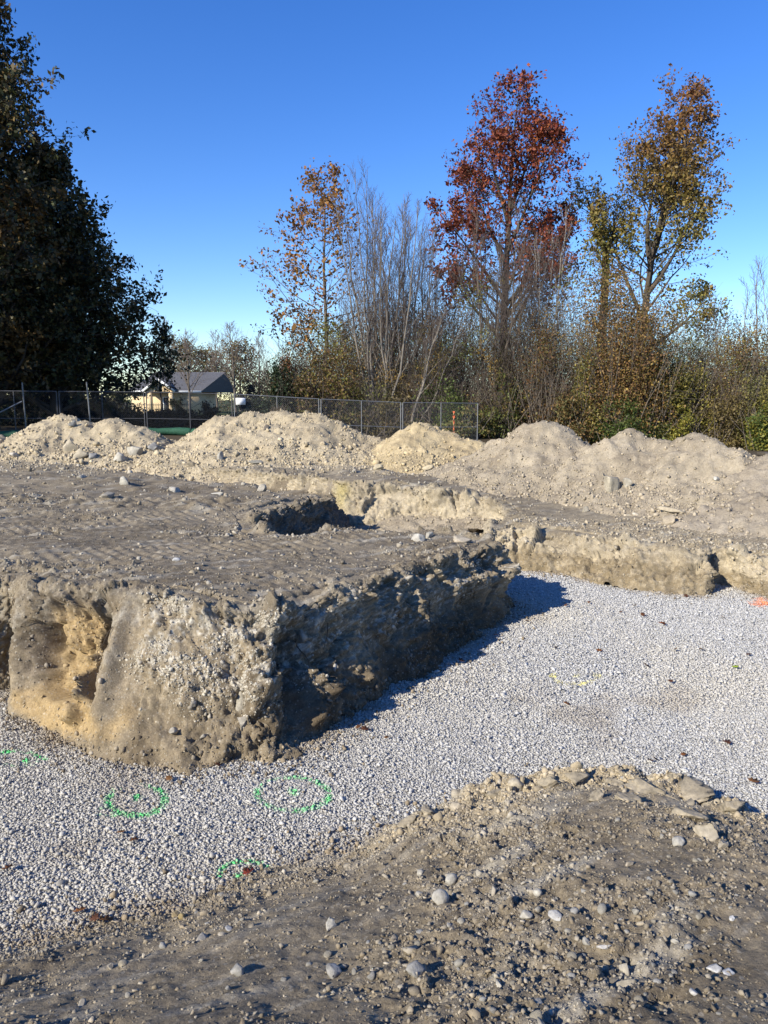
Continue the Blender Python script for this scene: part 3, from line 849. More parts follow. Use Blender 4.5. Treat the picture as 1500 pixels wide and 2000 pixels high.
marks.append(('spray_paint_ring', 'faint green spray paint mark at the foot of the yellowish bank', GG, GREEN, [('painted_ring', ring(32, 1481, 48, 13, .28, .05, lambda a: np.where(np.sin(a) < -.2, .3, 1))), ('painted_dot', dot(50, 1484, 10, 5))]))
marks.append(('spray_paint_ring', 'green spray paint arc half buried by the soil edge', GG, GREEN, [('painted_ring', ring(480, 1712, 50, 27, .16, 0, lambda a: (np.sin(a) > -.15) * 1.0)), ('painted_dot', dot(468, 1716, 14, 8))]))
marks.append(('spray_paint_ring', 'faded yellow spray paint arc on the open gravel', None, YEL, [('painted_ring', ring(1123, 1318, 44, 16, .22, 0, lambda a: np.where(np.sin(a) < .2, .7, .10))), ('painted_dot', dot(1127, 1319, 8, 4))]))
marks.append(('spray_paint_patch', 'orange spray paint patch on the gravel by the far bank', None, ORA, [('painted_stones', dot(1489, 1180, 30, 11))]))
used = np.zeros(len(GP), bool)
for nm, lab, grp, c, parts in marks:
    allm = np.zeros(len(GP), bool)
    pat = np.clip(1.0 + .9 * fbm(GP, 7.0, 2, off=17), .35, 1.35)
    parts = [(pn, np.clip(p * pat * rg.uniform(.25, 1.4, len(GP)), 0, .85)) for pn, p in parts]
    for _, m in parts: allm |= m > .22
    cen_ = GP[allm].mean(0)
    root = empty(nm, cen_, lab, 'paint mark', grp)
    for pn, m in parts:
        st_ = m; m = (m > .22) & ~used; used |= m
        i = np.where(m)[0]
        CC = c * np.clip(rg.normal(1, .22, (len(i), 1)), .5, 1.3)
        k_ = np.clip((st_[i] - .1) * 1.25, 0, 1)[:, None]
        CC = CC * k_ + GC[i] * (1 - k_)
        so = realize((GP[i] - cen_).astype(np.float32), GE[i], GS[i].astype(np.float32), CC, GRAVEL, rg.integers(0, len(GRAVEL), len(i)))
        o = link(pn, so.mesh(pn, [M_stone]), root); o['kind'] = 'stuff'
u = ~used
scatter('gravel', GP[u], GE[u], GS[u], GC[u], 'gravel_stone', GRAVEL, M_inst)

# ------------------------------------------------------------------ spoil mounds
def mound(label, peaks, foot, tint, seed, step=0.05, nclod=2600, csize=0.05, grp='heaps of dug soil in front of the fence', rock=1.0):
    """peaks: (x, y, z, slope); the heap is the highest of its cones, roughened; foot: ground height around it"""
    P = np.array(peaks)
    reach = max((p[2] - foot) / p[3] for p in peaks) + 1.6
    x0, x1 = P[:, 0].min() - reach, P[:, 0].max() + reach
    y0, y1 = P[:, 1].min() - reach, P[:, 1].max() + reach
    xs = np.arange(x0, x1, step); ys = np.arange(y0, y1, step)
    X, Y = np.meshgrid(xs, ys, indexing='ij'); x, y = X.ravel(), Y.ravel()
    W = XY0(x, y, seed * 3.1)
    wx = x + 0.25 * fbm(W, 1.0, 3, off=1); wy = y + 0.25 * fbm(W, 1.0, 3, off=8)
    z = np.full(len(x), -5.0)
    for px, py, pz, sl in peaks:
        r = np.hypot(wx - px, wy - py)
        k = pz - sl * (np.sqrt(r * r + .05) - .22) 
        # concave toe
        k = np.where(k < foot + .35, foot + .35 - (foot + .35 - k) * .62, k)
        m = .14
        z = np.where(np.abs(z - k) < m, np.maximum(z, k) + (m - np.abs(z - k)) ** 2 / (4 * m), np.maximum(z, k))
    z += .085 * fbm(W, 1.2, 3, off=3) * sstep(foot - .1, foot + .4, z) + .03 * fbm(W, 4.0, 3, off=5)
    V = np.stack([x, y, z], 1).astype(np.float32)
    rills = perlin(np.stack([np.arctan2(y - P[0, 1], x - P[0, 0]) * 6, np.zeros_like(x), np.zeros_like(x) + seed], 1))
    V[:, 2] += .03 * rills
    V[:, 2] += .045 * facets(V, 4.0, seed) + .025 * facets(V, 9.0, seed)
    V[:, 2] += (.02 * clods(V, 4.0, seed) + .03 * clods(V, 9.0, seed + 2) + .03 * facets(V, 14.0, seed + 3)) * sstep(-.3, .4, fbm(W, .9, 2, off=6) + .3)
    F = grid_faces(len(xs), len(ys))
    gz = ground_z(V[:, 0].astype(np.float64), V[:, 1].astype(np.float64), False)
    F = F[(V[F][:, :, 2] - gz[F]).max(axis=1) > -.10]
    a = fbm(V, .8, 3, off=44 + seed); b = fbm(V, 3.5, 3, off=45 + seed)
    hrel = np.clip((V[:, 2] - foot) / (P[:, 2].max() - foot), 0, 1)
    C = mixc(np.broadcast_to(np.array(tint), V.shape), np.array(tint) * (.78, .76, .74), np.clip(.35 + .7 * a, 0, 1))
    C = mixc(C, np.array(tint) * (.62, .60, .60), np.clip(1.1 * fbm(V, 1.5, 3, off=60 + seed) - .1, 0, .7))
    C = mixc(C, np.array(tint) * 1.13, np.clip(.7 * b, 0, 1)) * (1 + .1 * b)[:, None]
    used_v = np.zeros(len(V), bool); used_v[F.ravel()] = True
    remap = np.cumsum(used_v) - 1
    V2, F2, C2 = V[used_v], remap[F], np.clip(C[used_v], .02, .8)
    base = np.array((P[:, 0].mean(), P[:, 1].mean(), foot), np.float32)
    o = link('dirt_mound', mesh_np('dirt_mound', V2 - base, F2, C2, True, [M_far]), None, base)
    tag(o, label, 'dirt mound', grp)
    rgm = np.random.default_rng(seed)
    zc = V2[F2][:, :, 2].mean(1)
    w = 0.3 + 1.5 * np.exp(-((zc - foot) / .38) ** 2) + .8 * sstep(0, .6, fbm(V2[F2].mean(1), .9, 2, off=6 + seed))
    Pp, Nn, fi = sample(V2 - base, F2, int(nclod * rock), rgm, w)
    S = .9 * csize * np.exp(rgm.normal(0, .56, len(Pp)))
    S = np.minimum(S, .24)
    Pp = Pp + Nn * (S * rgm.uniform(-.1, .25, len(S)))[:, None]
    Cc = np.array(tint) * np.clip(rgm.normal(1.03, .15, (len(S), 1)), .6, 1.4)
    c2 = scatter('clods', Pp, rot_mats(len(S), rgm), S, Cc, 'clod_stone', CLOD, M_inst, o)
    return o, V2, F2
Y1 = (.42, .35, .235); Y2 = (.44, .355, .215); G2c = (.345, .29, .208)
MD = {}
MD['m1'] = mound('low stony mound cut by the photo edge beside the twin peaked mound', [(-11.3, 21.3, .86, .62), (-12.6, 21.5, .9, .6)], .05, Y1, 1, nclod=5000, csize=.05)
MD['m2'] = mound('twin peaked pale mound with large rocks at its foot', [(-8.96, 21.7, 1.2, .66), (-9.5, 21.6, .98, .62), (-8.45, 21.7, 1.02, .6), (-7.55, 21.6, 1.12, .66), (-7.0, 21.5, .9, .62)], .05, Y1, 2, nclod=10000, csize=.05)
MD['m3'] = mound('largest broad cream mound below the fence sign', [(-4.25, 20.9, 1.16, .62), (-3.5, 20.9, 1.28, .6), (-2.75, 20.9, 1.36, .62), (-1.95, 20.9, 1.27, .6), (-1.2, 20.8, .92, .58), (-.5, 20.6, .60, .55)], .02, Y1, 3, nclod=17000, csize=.042)
MD['m4'] = mound('small yellow cream mound between the largest mound and the grey ones', [(.92, 19.8, .97, .66), (1.6, 19.6, .82, .6), (2.2, 19.2, .6, .55)], -.03, Y2, 4, nclod=8000, csize=.042)
MD['m5'] = mound('pointed grey tan mound next to the yellow cream mound', [(3.55, 17.0, 1.10, .66), (2.95, 17.2, .72, .5)], -.18, G2c, 5, nclod=15000, csize=.033)
MD['m6'] = mound('rounded grey tan mound in front of the bright green shrub', [(4.98, 15.6, .99, .66), (5.5, 15.2, .74, .55)], -.25, G2c, 6, nclod=15000, csize=.033)
MD['m7'] = mound('smooth cone shaped grey tan mound in front of the yellow leaved shrub', [(6.02, 14.95, .95, .66), (6.6, 14.4, .72, .55)], -.32, G2c, 7, nclod=15000, csize=.033)
MD['m8'] = mound('darker grey mound cut by the photo edge beside the smooth cone mound', [(7.05, 13.9, .66, .52), (7.9, 13.6, .74, .5), (8.9, 13.2, .8, .5)], -.38, (.32, .27, .20), 8, nclod=5000, csize=.045)

# ------------------------------------------------------------------ loose clods and small stones on the bare earth
def scatter_on(name, V, F, C, n, med, sig, smax, seed, weight=None, bright=1.12, grey=0.25, parent=None, sink=(-.15, .28)):
    rgs = np.random.default_rng(seed)
    Pp, Nn, fi = sample(V, F, n, rgs, weight)
    S = np.minimum(med * np.exp(rgs.normal(0, sig, n)), smax)
    Pp = Pp + Nn * (S * rgs.uniform(sink[0], sink[1], n))[:, None]
    c = C[F[fi, 0]] * bright
    pale = np.array((.40, .37, .31))
    k = rgs.random(n) ** 2.2 * grey * 2
    c = mixc(c, pale, np.clip(k, 0, .85)) * np.clip(rgs.normal(1, .16, (n, 1)), .55, 1.5)
    o = scatter(name, Pp, rot_mats(n, rgs), S, np.clip(c, .02, .7), 'clod_stone', CLOD, M_inst, parent)
    return o
fc = Vf[Ff].mean(1)
yeF = np.interp(fc[:, 0], FGX, FGY)
dlip = yeF - fc[:, 1]
wv = .12 + 1.7 * np.clip(fbm(fc * (1, 1, .2), .9, 2, off=40) + .15, 0, 1.5) + 1.0 * np.clip(fbm(fc * (1, 1, .2), 2.8, 2, off=43), 0, 1) + 1.6 * np.exp(-((dlip - .15) / .25) ** 2)
wv *= (dlip > -.12) * (np.abs(fc[:, 0]) < .62 * fc[:, 1] + .4) * (fc[:, 1] > 1.3)
scatter_on('soil_crumbs', Vf, Ff, Cf, 95000, .0095, .55, .034, 31, wv, 1.25, .3, None, (-.35, .2))
scatter_on('soil_clods', Vf, Ff, Cf, 4200, .025, .42, .07, 32, wv ** 1.3, 1.25, .3, None, (-.4, .15))
wl_ = np.exp(-((dlip - .16) / .17) ** 2) * sstep(-.3, .5, fc[:, 0]) * (fc[:, 0] < 3)
scatter_on('lip_clods', Vf, Ff, Cf, 900, .040, .42, .11, 38, wl_, 1.12, .25, None, (-.3, .2))
fa = Va[Fa].mean(1)
dcr = dist_poly(fa[:, 0], fa[:, 1], np.concatenate([T1[::10, :2]]), False)
dcr2 = dist_poly(fa[:, 0], fa[:, 1], np.concatenate([T2[::10, :2]]), False)
dcr = np.minimum(dcr, dcr2)
wa = .15 + 1.6 * np.clip(fbm(fa * (1, 1, 0), .8, 2, off=31) + .05, 0, 1.2) + 1.1 * np.exp(-(dcr / .45) ** 2) + .8 * sstep(.35, .6, fbm(fa * (.8, 2.2, 0), 1.1, 3, off=88)) + 1.2 * (fa[:, 0] > 1.6)
wa *= (np.abs(fa[:, 0]) < .6 * fa[:, 1] + .5)
scatter_on('soil_crumbs', Va, Fa, Ca, 46000, .018, .55, .075, 33, wa, 1.22, .3, None, (-.35, .2))
scatter_on('soil_clods', Va, Fa, Ca, 1700, .055, .35, .13, 37, wa ** 1.4, 1.25, .4)
fb = Vb[Fb].mean(1)
wb = .25 + 1.6 * np.clip(fbm(fb * (1, 1, 0), .8, 2, off=31), 0, 1.2) + 1.6 * sstep(15.5, 18.5, fb[:, 1]) * (fb[:, 0] < 2)
wb *= (np.abs(fb[:, 0]) < .6 * fb[:, 1] + .5) * (fb[:, 1] < 23)
scatter_on('soil_clods', Vb, Fb, Cb, 26000, .034, .58, .17, 34, wb, 1.22, .4)
def col_of(name):
    me = bpy.data.objects[name].data
    a = np.empty(len(me.vertices) * 4, np.float32); me.color_attributes['tint'].data.foreach_get('color', a)
    return a.reshape(-1, 4)[:, :3]
C1 = col_of('block_bank'); C2 = col_of('trench_bank')
f1 = Vw1[Fw1].mean(1); tt1 = t1[Fw1[:, 0]]
w1 = (.25 + 1.2 * np.clip(fbm(f1, 1.6, 2, off=50) + .2, 0, 1) + 1.4 * np.exp(-((tt1 - .02) / .15) ** 2) + 1.6 * np.exp(-((tt1 - 1.0) / .10) ** 2)) * (f1[:, 1] < 15)
w1 *= np.where((f1[:, 0] < -2.3) & (f1[:, 1] < 7), .8, 1)
scatter_on('bank_clods', Vw1, Fw1, C1, 42000, .015, .58, .07, 35, w1, 1.12, .25, None, (-.35, .12))
wp = sstep(-2.05, -1.8, f1[:, 0]) * sstep(-.3, -.8, f1[:, 0]) * (f1[:, 1] < 7) * (tt1 > .04) * sstep(.85, .5, tt1) * np.clip(.15 + 1.4 * fbm(f1, 2.2, 3, off=140), 0, 1.5)
scatter_on('pale_chips', Vw1, Fw1, C1 * .3 + np.array((.36, .33, .265)), 5200, .017, .5, .05, 39, wp, 1.0, .1, None, (-.4, .05))
f2 = Vw2[Fw2].mean(1); tt2 = t2[Fw2[:, 0]]
w2 = .25 + 1.2 * np.clip(fbm(f2, 1.6, 2, off=50), 0, 1) + 1.0 * np.exp(-((tt2 - .02) / .15) ** 2) + 1.0 * np.exp(-((tt2 - 1.0) / .10) ** 2) + 1.5 * sstep(4.6, 5.0, f2[:, 0])
scatter_on('bank_clods', Vw2, Fw2, C2, 20000, .022, .55, .10, 36, w2, 1.1, .22, None, (-.35, .12))

# ------------------------------------------------------------------ stones one can point at
from mathutils.bvhtree import BVHTree
def bvh(V, F):
    return BVHTree.FromPolygons([tuple(v) for v in V.tolist()], F.tolist(), epsilon=0.0)
B_f = bvh(Vf[:, :], Ff)
_sub = (np.abs(Va[Fa].mean(1)[:, 0]) < 99)
B_a = bvh(Va, Fa); B_b = bvh(Vb, Fb)
B_w1 = bvh(Vw1, Fw1); B_w2 = bvh(Vw2, Fw2)
B_m = {k: bvh(v[1], v[2]) for k, v in MD.items()}
CAM = Vector((0, 0, CAMZ))
def hit(px, py, trees):
    u = (px - 750) / 1500; v = (py - 1000) / 1500
    d = Vector((u, cP - v * sP, -sP - v * cP)).normalized()
    best = None
    for t in trees:
        h = t.ray_cast(CAM, d)
        if h[0] is not None and (best is None or h[3] < best[3]): best = h
    return best
ALLT = [B_f, B_a, B_b, B_w1, B_w2] + list(B_m.values())
def stone(px, py, wpx, label, tint, ratio=(1, .85, .7), ang=.5, group='stones lying on the bare soil', name='stone', seed=None, sink=.28, rz=None, tilt=0.0, sub=3):
    h = hit(px, py, ALLT)
    if h is None: return None
    p, n, _, dist = h
    depth = p.y * cP - (p.z - CAMZ) * sP
    w = wpx * depth / 1500
    sd = seed if seed is not None else int(px * 7 + py)
    size = (w * ratio[0], w * ratio[1], w * ratio[2])
    me = rock_mesh(name, size, sd, ang, tint, sub)
    o = link(name, me, None, p + Vector((0, 0, 1)) * size[2] * (.5 - sink))
    r = random.Random(sd)
    o.rotation_euler = (r.uniform(-.2, .2) + tilt, r.uniform(-.2, .2), rz if rz is not None else r.uniform(0, 6.28))
    if abs(n.z) < .5:
        o.location = p + n * size[2] * .1
    tag(o, label, 'stone', group)
    return o
LIGHT = (.47, .44, .37); GRY = (.37, .355, .32); WARM = (.45, .39, .29); WHITE = (.6, .59, .56)
HERO = [
 (860, 1760, 38, 'rounded pale stone on the soil slope, just below an egg shaped one', LIGHT, (1, .9, .75), .3),
 (882, 1722, 30, 'smooth egg shaped pale stone just above a rounded one', LIGHT, (1, .8, .75), .1),
 (1027, 1791, 28, 'pale angular stone with a sharp dark shadow, beside a flat white stone', LIGHT, (1, .9, .8), .5),
 (1050, 1746, 17, 'small round stone alone on the bare middle of the slope', LIGHT, (1, .95, .9), .2),
 (1085, 1790, 36, 'flat white stone half sunk in the soil', (.52, .5, .46), (1, .6, .3), .4),
 (1398, 1897, 36, 'white cracked stone, smaller piece of a split pair', WHITE, (1, .75, .45), .5),
 (1424, 1903, 34, 'white cracked stone, larger piece of a split pair', WHITE, (1, .7, .5), .5),
 (812, 1900, 42, 'biggest grey stone low on the slope', GRY, (1, .9, .75), .5),
 (465, 1898, 34, 'grey angular stone with a dark shadow on the flat dark soil', GRY, (1, .85, .75), .6),
 (397, 1834, 34, 'flat pale stone embedded flush in the dark soil', (.42, .38, .31), (1, .9, .3), .5),
 (447, 1814, 17, 'small bluish flat stone by the embedded pale one', (.42, .42, .42), (1, .8, .4), .4),
 (650, 1903, 40, 'broad grey stone among coarse clods', GRY, (1, .85, .6), .5),
 (646, 1812, 34, 'pale blocky stone among dark coarse clods', LIGHT, (1, .7, .6), .7),
 (1374, 1634, 52, 'large pale block of stone under the clay slabs', WARM, (1, .85, .75), .7),
 (1408, 1656, 34, 'blocky pale stone leaning on the large block', WARM, (1, .7, .6), .7),
 (1324, 1648, 28, 'rounded white stone left of the large pale block', (.5, .47, .4), (1, .9, .7), .3),
 (1010, 1533, 38, 'round pale stone perched on the soil lip above the gravel', WARM, (1, .85, .75), .3),
 (895, 1578, 32, 'rounded stone at the soil lip with a dark shadow', WARM, (1, .85, .75), .4),
 (1180, 1850, 30, 'chipped white stone split into thin plates', (.56, .53, .48), (1, .6, .4), .8),
 (1232, 1690, 26, 'thin pale slab tilted out of the soil', (.44, .38, .29), (1, .5, .5), .8),
 (1050, 1960, 28, 'long pale stone at the bottom edge of the photo', LIGHT, (1, .5, .4), .4),
 (1225, 1925, 44, 'long flat tan stone low on the slope', (.42, .37, .28), (1, .4, .3), .4),
 (820, 1708, 17, 'small stone left of the egg shaped stone', LIGHT, (1, .9, .8), .4),
 (818, 1750, 16, 'small stone left of the rounded pale stone', LIGHT, (1, .9, .8), .4),
 (1318, 1842, 16, 'cream pebble stuck in clods below the white chipped stone', LIGHT, (1, .8, .8), .4),
 (355, 1793, 15, 'small yellow stone with a black shadow by the gravel edge', (.40, .31, .15), (1, .9, .9), .3),
 (343, 1789, 16, 'brown rounded clod beside the small yellow stone', (.33, .26, .15), (1, .9, .8), .3),
 (241, 1884, 20, 'tan rounded stone in rough soil at the lower left', (.40, .35, .26), (1, .9, .6), .3),
 (216, 1890, 18, 'grey tan stone next to the tan rounded one', (.38, .34, .27), (1, .8, .7), .4),
 (160, 1963, 26, 'buried pale stone in the dark lower left soil', (.40, .36, .29), (1, .6, .5), .4),
 (1145, 1842, 20, 'pale stone left of the chipped white stone', LIGHT, (1, .7, .7), .5),
 (975, 1926, 24, 'oblong pale stone below the biggest grey stone', LIGHT, (1, .55, .5), .4),
 (1310, 1775, 18, 'cream stone in the loose band right of the bare middle', LIGHT, (1, .8, .7), .4),
 (1355, 1940, 22, 'white flat stone below the cracked pair', (.52, .5, .45), (1, .7, .4), .4),
 (1430, 1795, 14, 'white pebble above the cracked pair', WHITE, (1, .8, .7), .4),
]
for a in HERO:
    stone(a[0], a[1], a[2], a[3], a[4], a[5], a[6])
# broken clay slabs on the lip of the slope
for px, py, w, lab, rt in [
    (1268, 1543, 105, 'broad flat clay slab on the soil lip above the gravel', (1, .7, .26)),
    (1352, 1556, 95, 'cracked clay slab beside the broad flat one', (1, .75, .34)),
    (1425, 1580, 62, 'dark edged clay slab at the right end of the lip', (1, .7, .5)),
    (1225, 1562, 60, 'small tan slab tucked under the broad flat one', (1, .7, .4)),
    (1330, 1590, 84, 'long clay slab sloping down from the cracked one', (1, .5, .3)),
    (1125, 1522, 66, 'lumpy clay clod at the top of the lip', (1, .75, .6)),
    (1075, 1532, 46, 'crumbling clay clod left of the lumpy one', (1, .8, .7)),
    (1195, 1530, 48, 'cracked clay clod right of the lumpy one', (1, .8, .6)),
    (1165, 1560, 36, 'brown clay clod in the hollow under the lip', (1, .8, .7)),
    (960, 1556, 38, 'grey clod on the lip right of the dark shadowed stone', (1, .8, .7)),
    (800, 1610, 44, 'tan clod at the left end of the lip', (1, .8, .6)),
    (835, 1590, 40, 'crusty clod in a row along the lip', (1, .8, .7))]:
    stone(px, py, w, lab, (.37, .315, .225), rt, .75, 'clay slabs and clods on the soil lip', 'clay_slab' if 'slab' in lab else 'clay_clod', None, .4, None, 0, 4)
# rocks at the foot of the mounds, on the block and in the banks
for px, py, w, lab, tint, rt, ang in [
    (140, 880, 30, 'upright pale rock with a dark side at the foot of the twin peaked mound', WARM, (1, .8, 1.2), .8),
    (157, 893, 34, 'pale rock leaning against the upright rock', WARM, (1, .8, .8), .8),
    (180, 893, 24, 'shadowed grey rock right of the two pale rocks', GRY, (1, .8, .8), .7),
    (233, 898, 44, 'wide pale rock with a black shaded front', (.52, .48, .4), (1, .8, .6), .7),
    (268, 886, 34, 'pale block right of the wide rock', (.5, .46, .38), (1, .8, .8), .8),
    (300, 880, 26, 'grey boulder at the right foot of the twin peaked mound', GRY, (1, .9, .9), .7),
    (143, 832, 20, 'grey slab high on the twin peaked mound', (.4, .38, .33), (1, .7, .7), .8),
    (30, 892, 26, 'pale stone below the low stony mound', (.5, .46, .4), (1, .8, .6), .6),
    (433, 898, 22, 'dark sided upright rock at the foot of the largest mound', (.42, .39, .33), (.8, .8, 1.3), .7),
    (500, 905, 34, 'flat grey slab at the foot of the largest mound', (.40, .37, .3), (1, .5, .25), .7),
    (519, 838, 14, 'dark grey rock high on the largest mound', (.2, .17, .14), (1, .8, 1), .6),
    (838, 918, 26, 'square cream block at the foot of the small yellow mound', (.55, .46, .3), (1, .7, .6), .8),
    (738, 916, 20, 'round cream rock between the largest and the yellow mound', (.55, .47, .32), (1, .8, .8), .5),
    (1188, 950, 58, 'big pale boulder between two black gaps at the foot of the grey mounds', (.5, .44, .33), (1, .7, .8), .7),
    (1222, 946, 26, 'pale rock leaning on the big boulder', (.47, .42, .33), (1, .7, .9), .7),
    (1302, 1018, 40, 'upright broken clay slab on the far bank', (.42, .35, .25), (1, .8, .7), .8),
    (1310, 998, 54, 'long thin clay slab lying behind the upright one', (.45, .38, .27), (1, .3, .25), .8),
    (1142, 998, 16, 'small upright stone on the dark strip of the far bank', (.42, .37, .28), (1, .9, 1.1), .6),
    (1240, 1004, 30, 'flat pale stone on the far bank', (.5, .44, .34), (1, .5, .25), .5),
    (1398, 935, 18, 'white stone on the slope of the grey mounds', (.6, .57, .5), (1, .7, .6), .4),
    (246, 945, 22, 'three sided pale rock standing on the graded ground', (.46, .43, .36), (1, .8, 1), .8),
    (342, 960, 28, 'pale rock with dark clods on the graded ground', (.44, .41, .35), (1, .8, .8), .6),
    (425, 966, 30, 'flat pale slab near the dark hole', (.5, .47, .4), (1, .7, .4), .6),
    (512, 958, 24, 'rounded pale rock behind the dark hole', (.42, .38, .31), (1, .8, .8), .5),
    (160, 935, 24, 'broad pale stone below the low mound', (.45, .41, .33), (1, .8, .6), .5),
    (212, 970, 30, 'half sunk grey stone in the graded ground', (.34, .31, .26), (1, .8, .5), .4),
    (815, 1056, 30, 'white boulder on the rear edge of the earth block', (.56, .52, .44), (1, .8, .7), .5),
    (902, 1058, 38, 'wide tan boulder on the rear edge of the earth block', (.45, .39, .3), (1, .7, .5), .5),
    (838, 1048, 18, 'small pale stone behind the white boulder', (.5, .46, .38), (1, .8, .8), .6),
    (345, 1095, 16, 'white pebble alone on the track marked ground', WHITE, (1, .6, .6), .3),
    (470, 1368, 44, 'large angular rock jutting from the front corner of the earth block', (.42, .38, .3), (.9, .7, 1.3), .8),
    (375, 1374, 16, 'stub of pale stone sticking out of the front bank', (.44, .4, .33), (1, .8, 1), .6),
    (340, 1435, 20, 'round stone low in the front bank', (.42, .38, .31), (1, .8, .8), .5),
    (398, 1440, 20, 'pale stone low in the front bank beside the round one', (.45, .41, .33), (1, .8, 1), .6),
    (480, 1410, 30, 'rounded rock below the jutting rock', (.4, .36, .29), (1, .8, 1), .6),
    (545, 1205, 40, 'rounded crust of earth on the front crest of the block', (.34, .3, .23), (1, .8, .6), .6),
    (590, 1240, 32, 'pale clod hanging on the crest of the shaded side', (.36, .32, .25), (1, .8, .8), .6),
    (655, 1310, 14, 'pale stone embedded in the shaded side', (.5, .47, .42), (.8, .7, 1.4), .5)]:
    stone(px, py, w, lab, tint, rt, ang, 'rocks on and around the dug earth', 'rock', None, (.45 if px > 1100 else .33) if py < 1100 else .1, None, 0, 3 if w > 15 else 2)
def gravel_stone(px, py, w, lab, tint, rt, ang):
    p = Vector(at_z(px, py, GZ + .02)); depth = p.y * cP - (p.z - CAMZ) * sP
    s = w * depth / 1500
    o = link('rock', rock_mesh('rock', (s * rt[0], s * rt[1], s * rt[2]), int(px), ang, tint), None, p + Vector((0, 0, s * rt[2] * .35)))
    tag(o, lab, 'stone', 'rocks on and around the dug earth')
gravel_stone(731, 1362, 12, 'upright pale stone on the gravel in the shade of the block', (.52, .48, .4), (1, .8, 2.0), .4)
gravel_stone(747, 1335, 18, 'grey stone in the shade at the foot of the block', (.4, .37, .32), (1, .8, 1.2), .6)
gravel_stone(1052, 1112, 22, 'flat cream stone on the far end of the gravel', (.55, .48, .35), (1, .7, .5), .5)
# further single stones of the near slope: nothing tells them apart
rg = np.random.default_rng(77)
protos = [rock_mesh('stone', (1, .85, .7), 900 + i, .3 + .1 * (i % 5), [(.44, .41, .34), (.40, .36, .28), (.36, .345, .31), (.48, .46, .41)][i % 4], 2) for i in range(8)]
SHORT = ['rounded pale stone', 'egg shaped stone', 'angular stone by the flat white one', 'round stone on the bare middle', 'flat white stone', 'smaller cracked white stone', 'larger cracked white stone', 'biggest grey stone', 'grey stone on flat dark soil', 'flat embedded stone',
 'small bluish flat stone', 'broad grey stone', 'blocky stone in dark clods', 'large pale block', 'blocky stone leaning on the block', 'rounded white stone by the block', 'round stone perched on the lip', 'dark shadowed stone on the lip', 'chipped white stone', 'thin tilted slab',
 'long pale stone at the bottom', 'long flat tan stone', 'stone left of the egg shaped one', 'stone left of the rounded one', 'cream pebble in clods', 'small yellow stone', 'brown clod by the yellow stone', 'tan stone at the lower left', 'grey tan stone at the lower left', 'buried stone in the lower left',
 'stone left of the chipped one', 'oblong pale stone', 'cream stone in the loose band', 'white flat stone below the pair', 'white pebble above the pair']
Pp, Nn, fi = sample(Vf, Ff, 2400, rg, wv)
cnt = 0; takenl = {}; rows = []
def to_px(p):
    yv = p[1] * cP - (p[2] - CAMZ) * sP; zz_ = -(p[2] - CAMZ) * cP - p[1] * sP
    return 750 + 1500 * p[0] / yv, 1000 + 1500 * zz_ / yv
for p in Pp:
    if len(rows) >= 190: break
    if not (abs(p[0]) < .5 * p[1] and p[1] > 1.9): continue
    qx, qy = to_px(p)
    if not (6 < qx < 1494 and qy < 1990): continue
    dd = [math.hypot(qx - h_[0], qy - h_[1]) for h_ in HERO]
    k = int(np.argmin(dd))
    if dd[k] < .62 * HERO[k][2] + 8 or dd[k] > 170: continue
    ddx, ddy = qx - HERO[k][0], qy - HERO[k][1]
    side = ('right of' if ddx > 0 else 'left of') if abs(ddx) > abs(ddy) else ('below' if ddy > 0 else 'above')
    L_ = takenl.setdefault((k, side), [])
    if len(L_) >= 2: continue
    L_.append(dd[k]); rows.append((p, k, side, dd[k]))
for p, k, side, dk in rows:
    s = float(np.clip(.022 * math.exp(rg.normal(0, .35)), .016, .045))
    o = link('small_stone', protos[cnt % 8], None, (p[0], p[1], p[2] + s * .06))
    o.scale = (s, s, s); o.rotation_euler = tuple(rg.uniform(-.5, .5, 2)) + (rg.uniform(0, 6.28),)
    L_ = sorted(takenl[(k, side)])
    extra = '' if len(L_) == 1 else (', the nearer of two' if dk == L_[0] else ', the farther of two')
    tag(o, 'small stone ' + side + ' the ' + SHORT[k] + extra, 'stone', 'small stones scattered over the near soil slope')
    cnt += 1

# ------------------------------------------------------------------ fallen leaves
def leaf_mesh(name, seed, tint):
    rgl = random.Random(seed)
    pts = []
    lobes = 7
    n = lobes * 4
    for i in range(n):
        a = 2 * math.pi * i / n
        r = .30 + .20 * (0.5 + 0.5 * math.cos(a * lobes)) * (1.1 - .3 * abs(math.cos(a / 2)))
        pts.append((r * 1.25 * math.cos(a), r * .85 * math.sin(a)))
    cx = rgl.uniform(.5, 1.3)
    f = lambda q: (q[0], q[1], .9 * cx * (abs(q[1]) ** 1.6) + .25 * q[0] * q[0] + rgl.uniform(-.03, .03))
    V = [f((0, 0))] + [f(p) for p in pts]
    # a real leaf thickness: a second skin just under the first
    k = len(V)
    V = V + [(a, b, c - .012) for a, b, c in V]
    F = []
    for i in range(n):
        a, b = 1 + i, 1 + (i + 1) % n
        F.append((0, a, b)); F.append((k, k + b, k + a)); F.append((a, k + a, b)); F.append((b, k + a, k + b))
    c = np.array(tint) * np.array([[rgl.uniform(.75, 1.25)] for _ in V])
    return mesh_np(name, np.array(V), np.array(F), c, True, [M_leaf])
LEAFCOL = [(.13, .055, .022), (.18, .085, .03), (.10, .042, .022), (.21, .085, .025)]
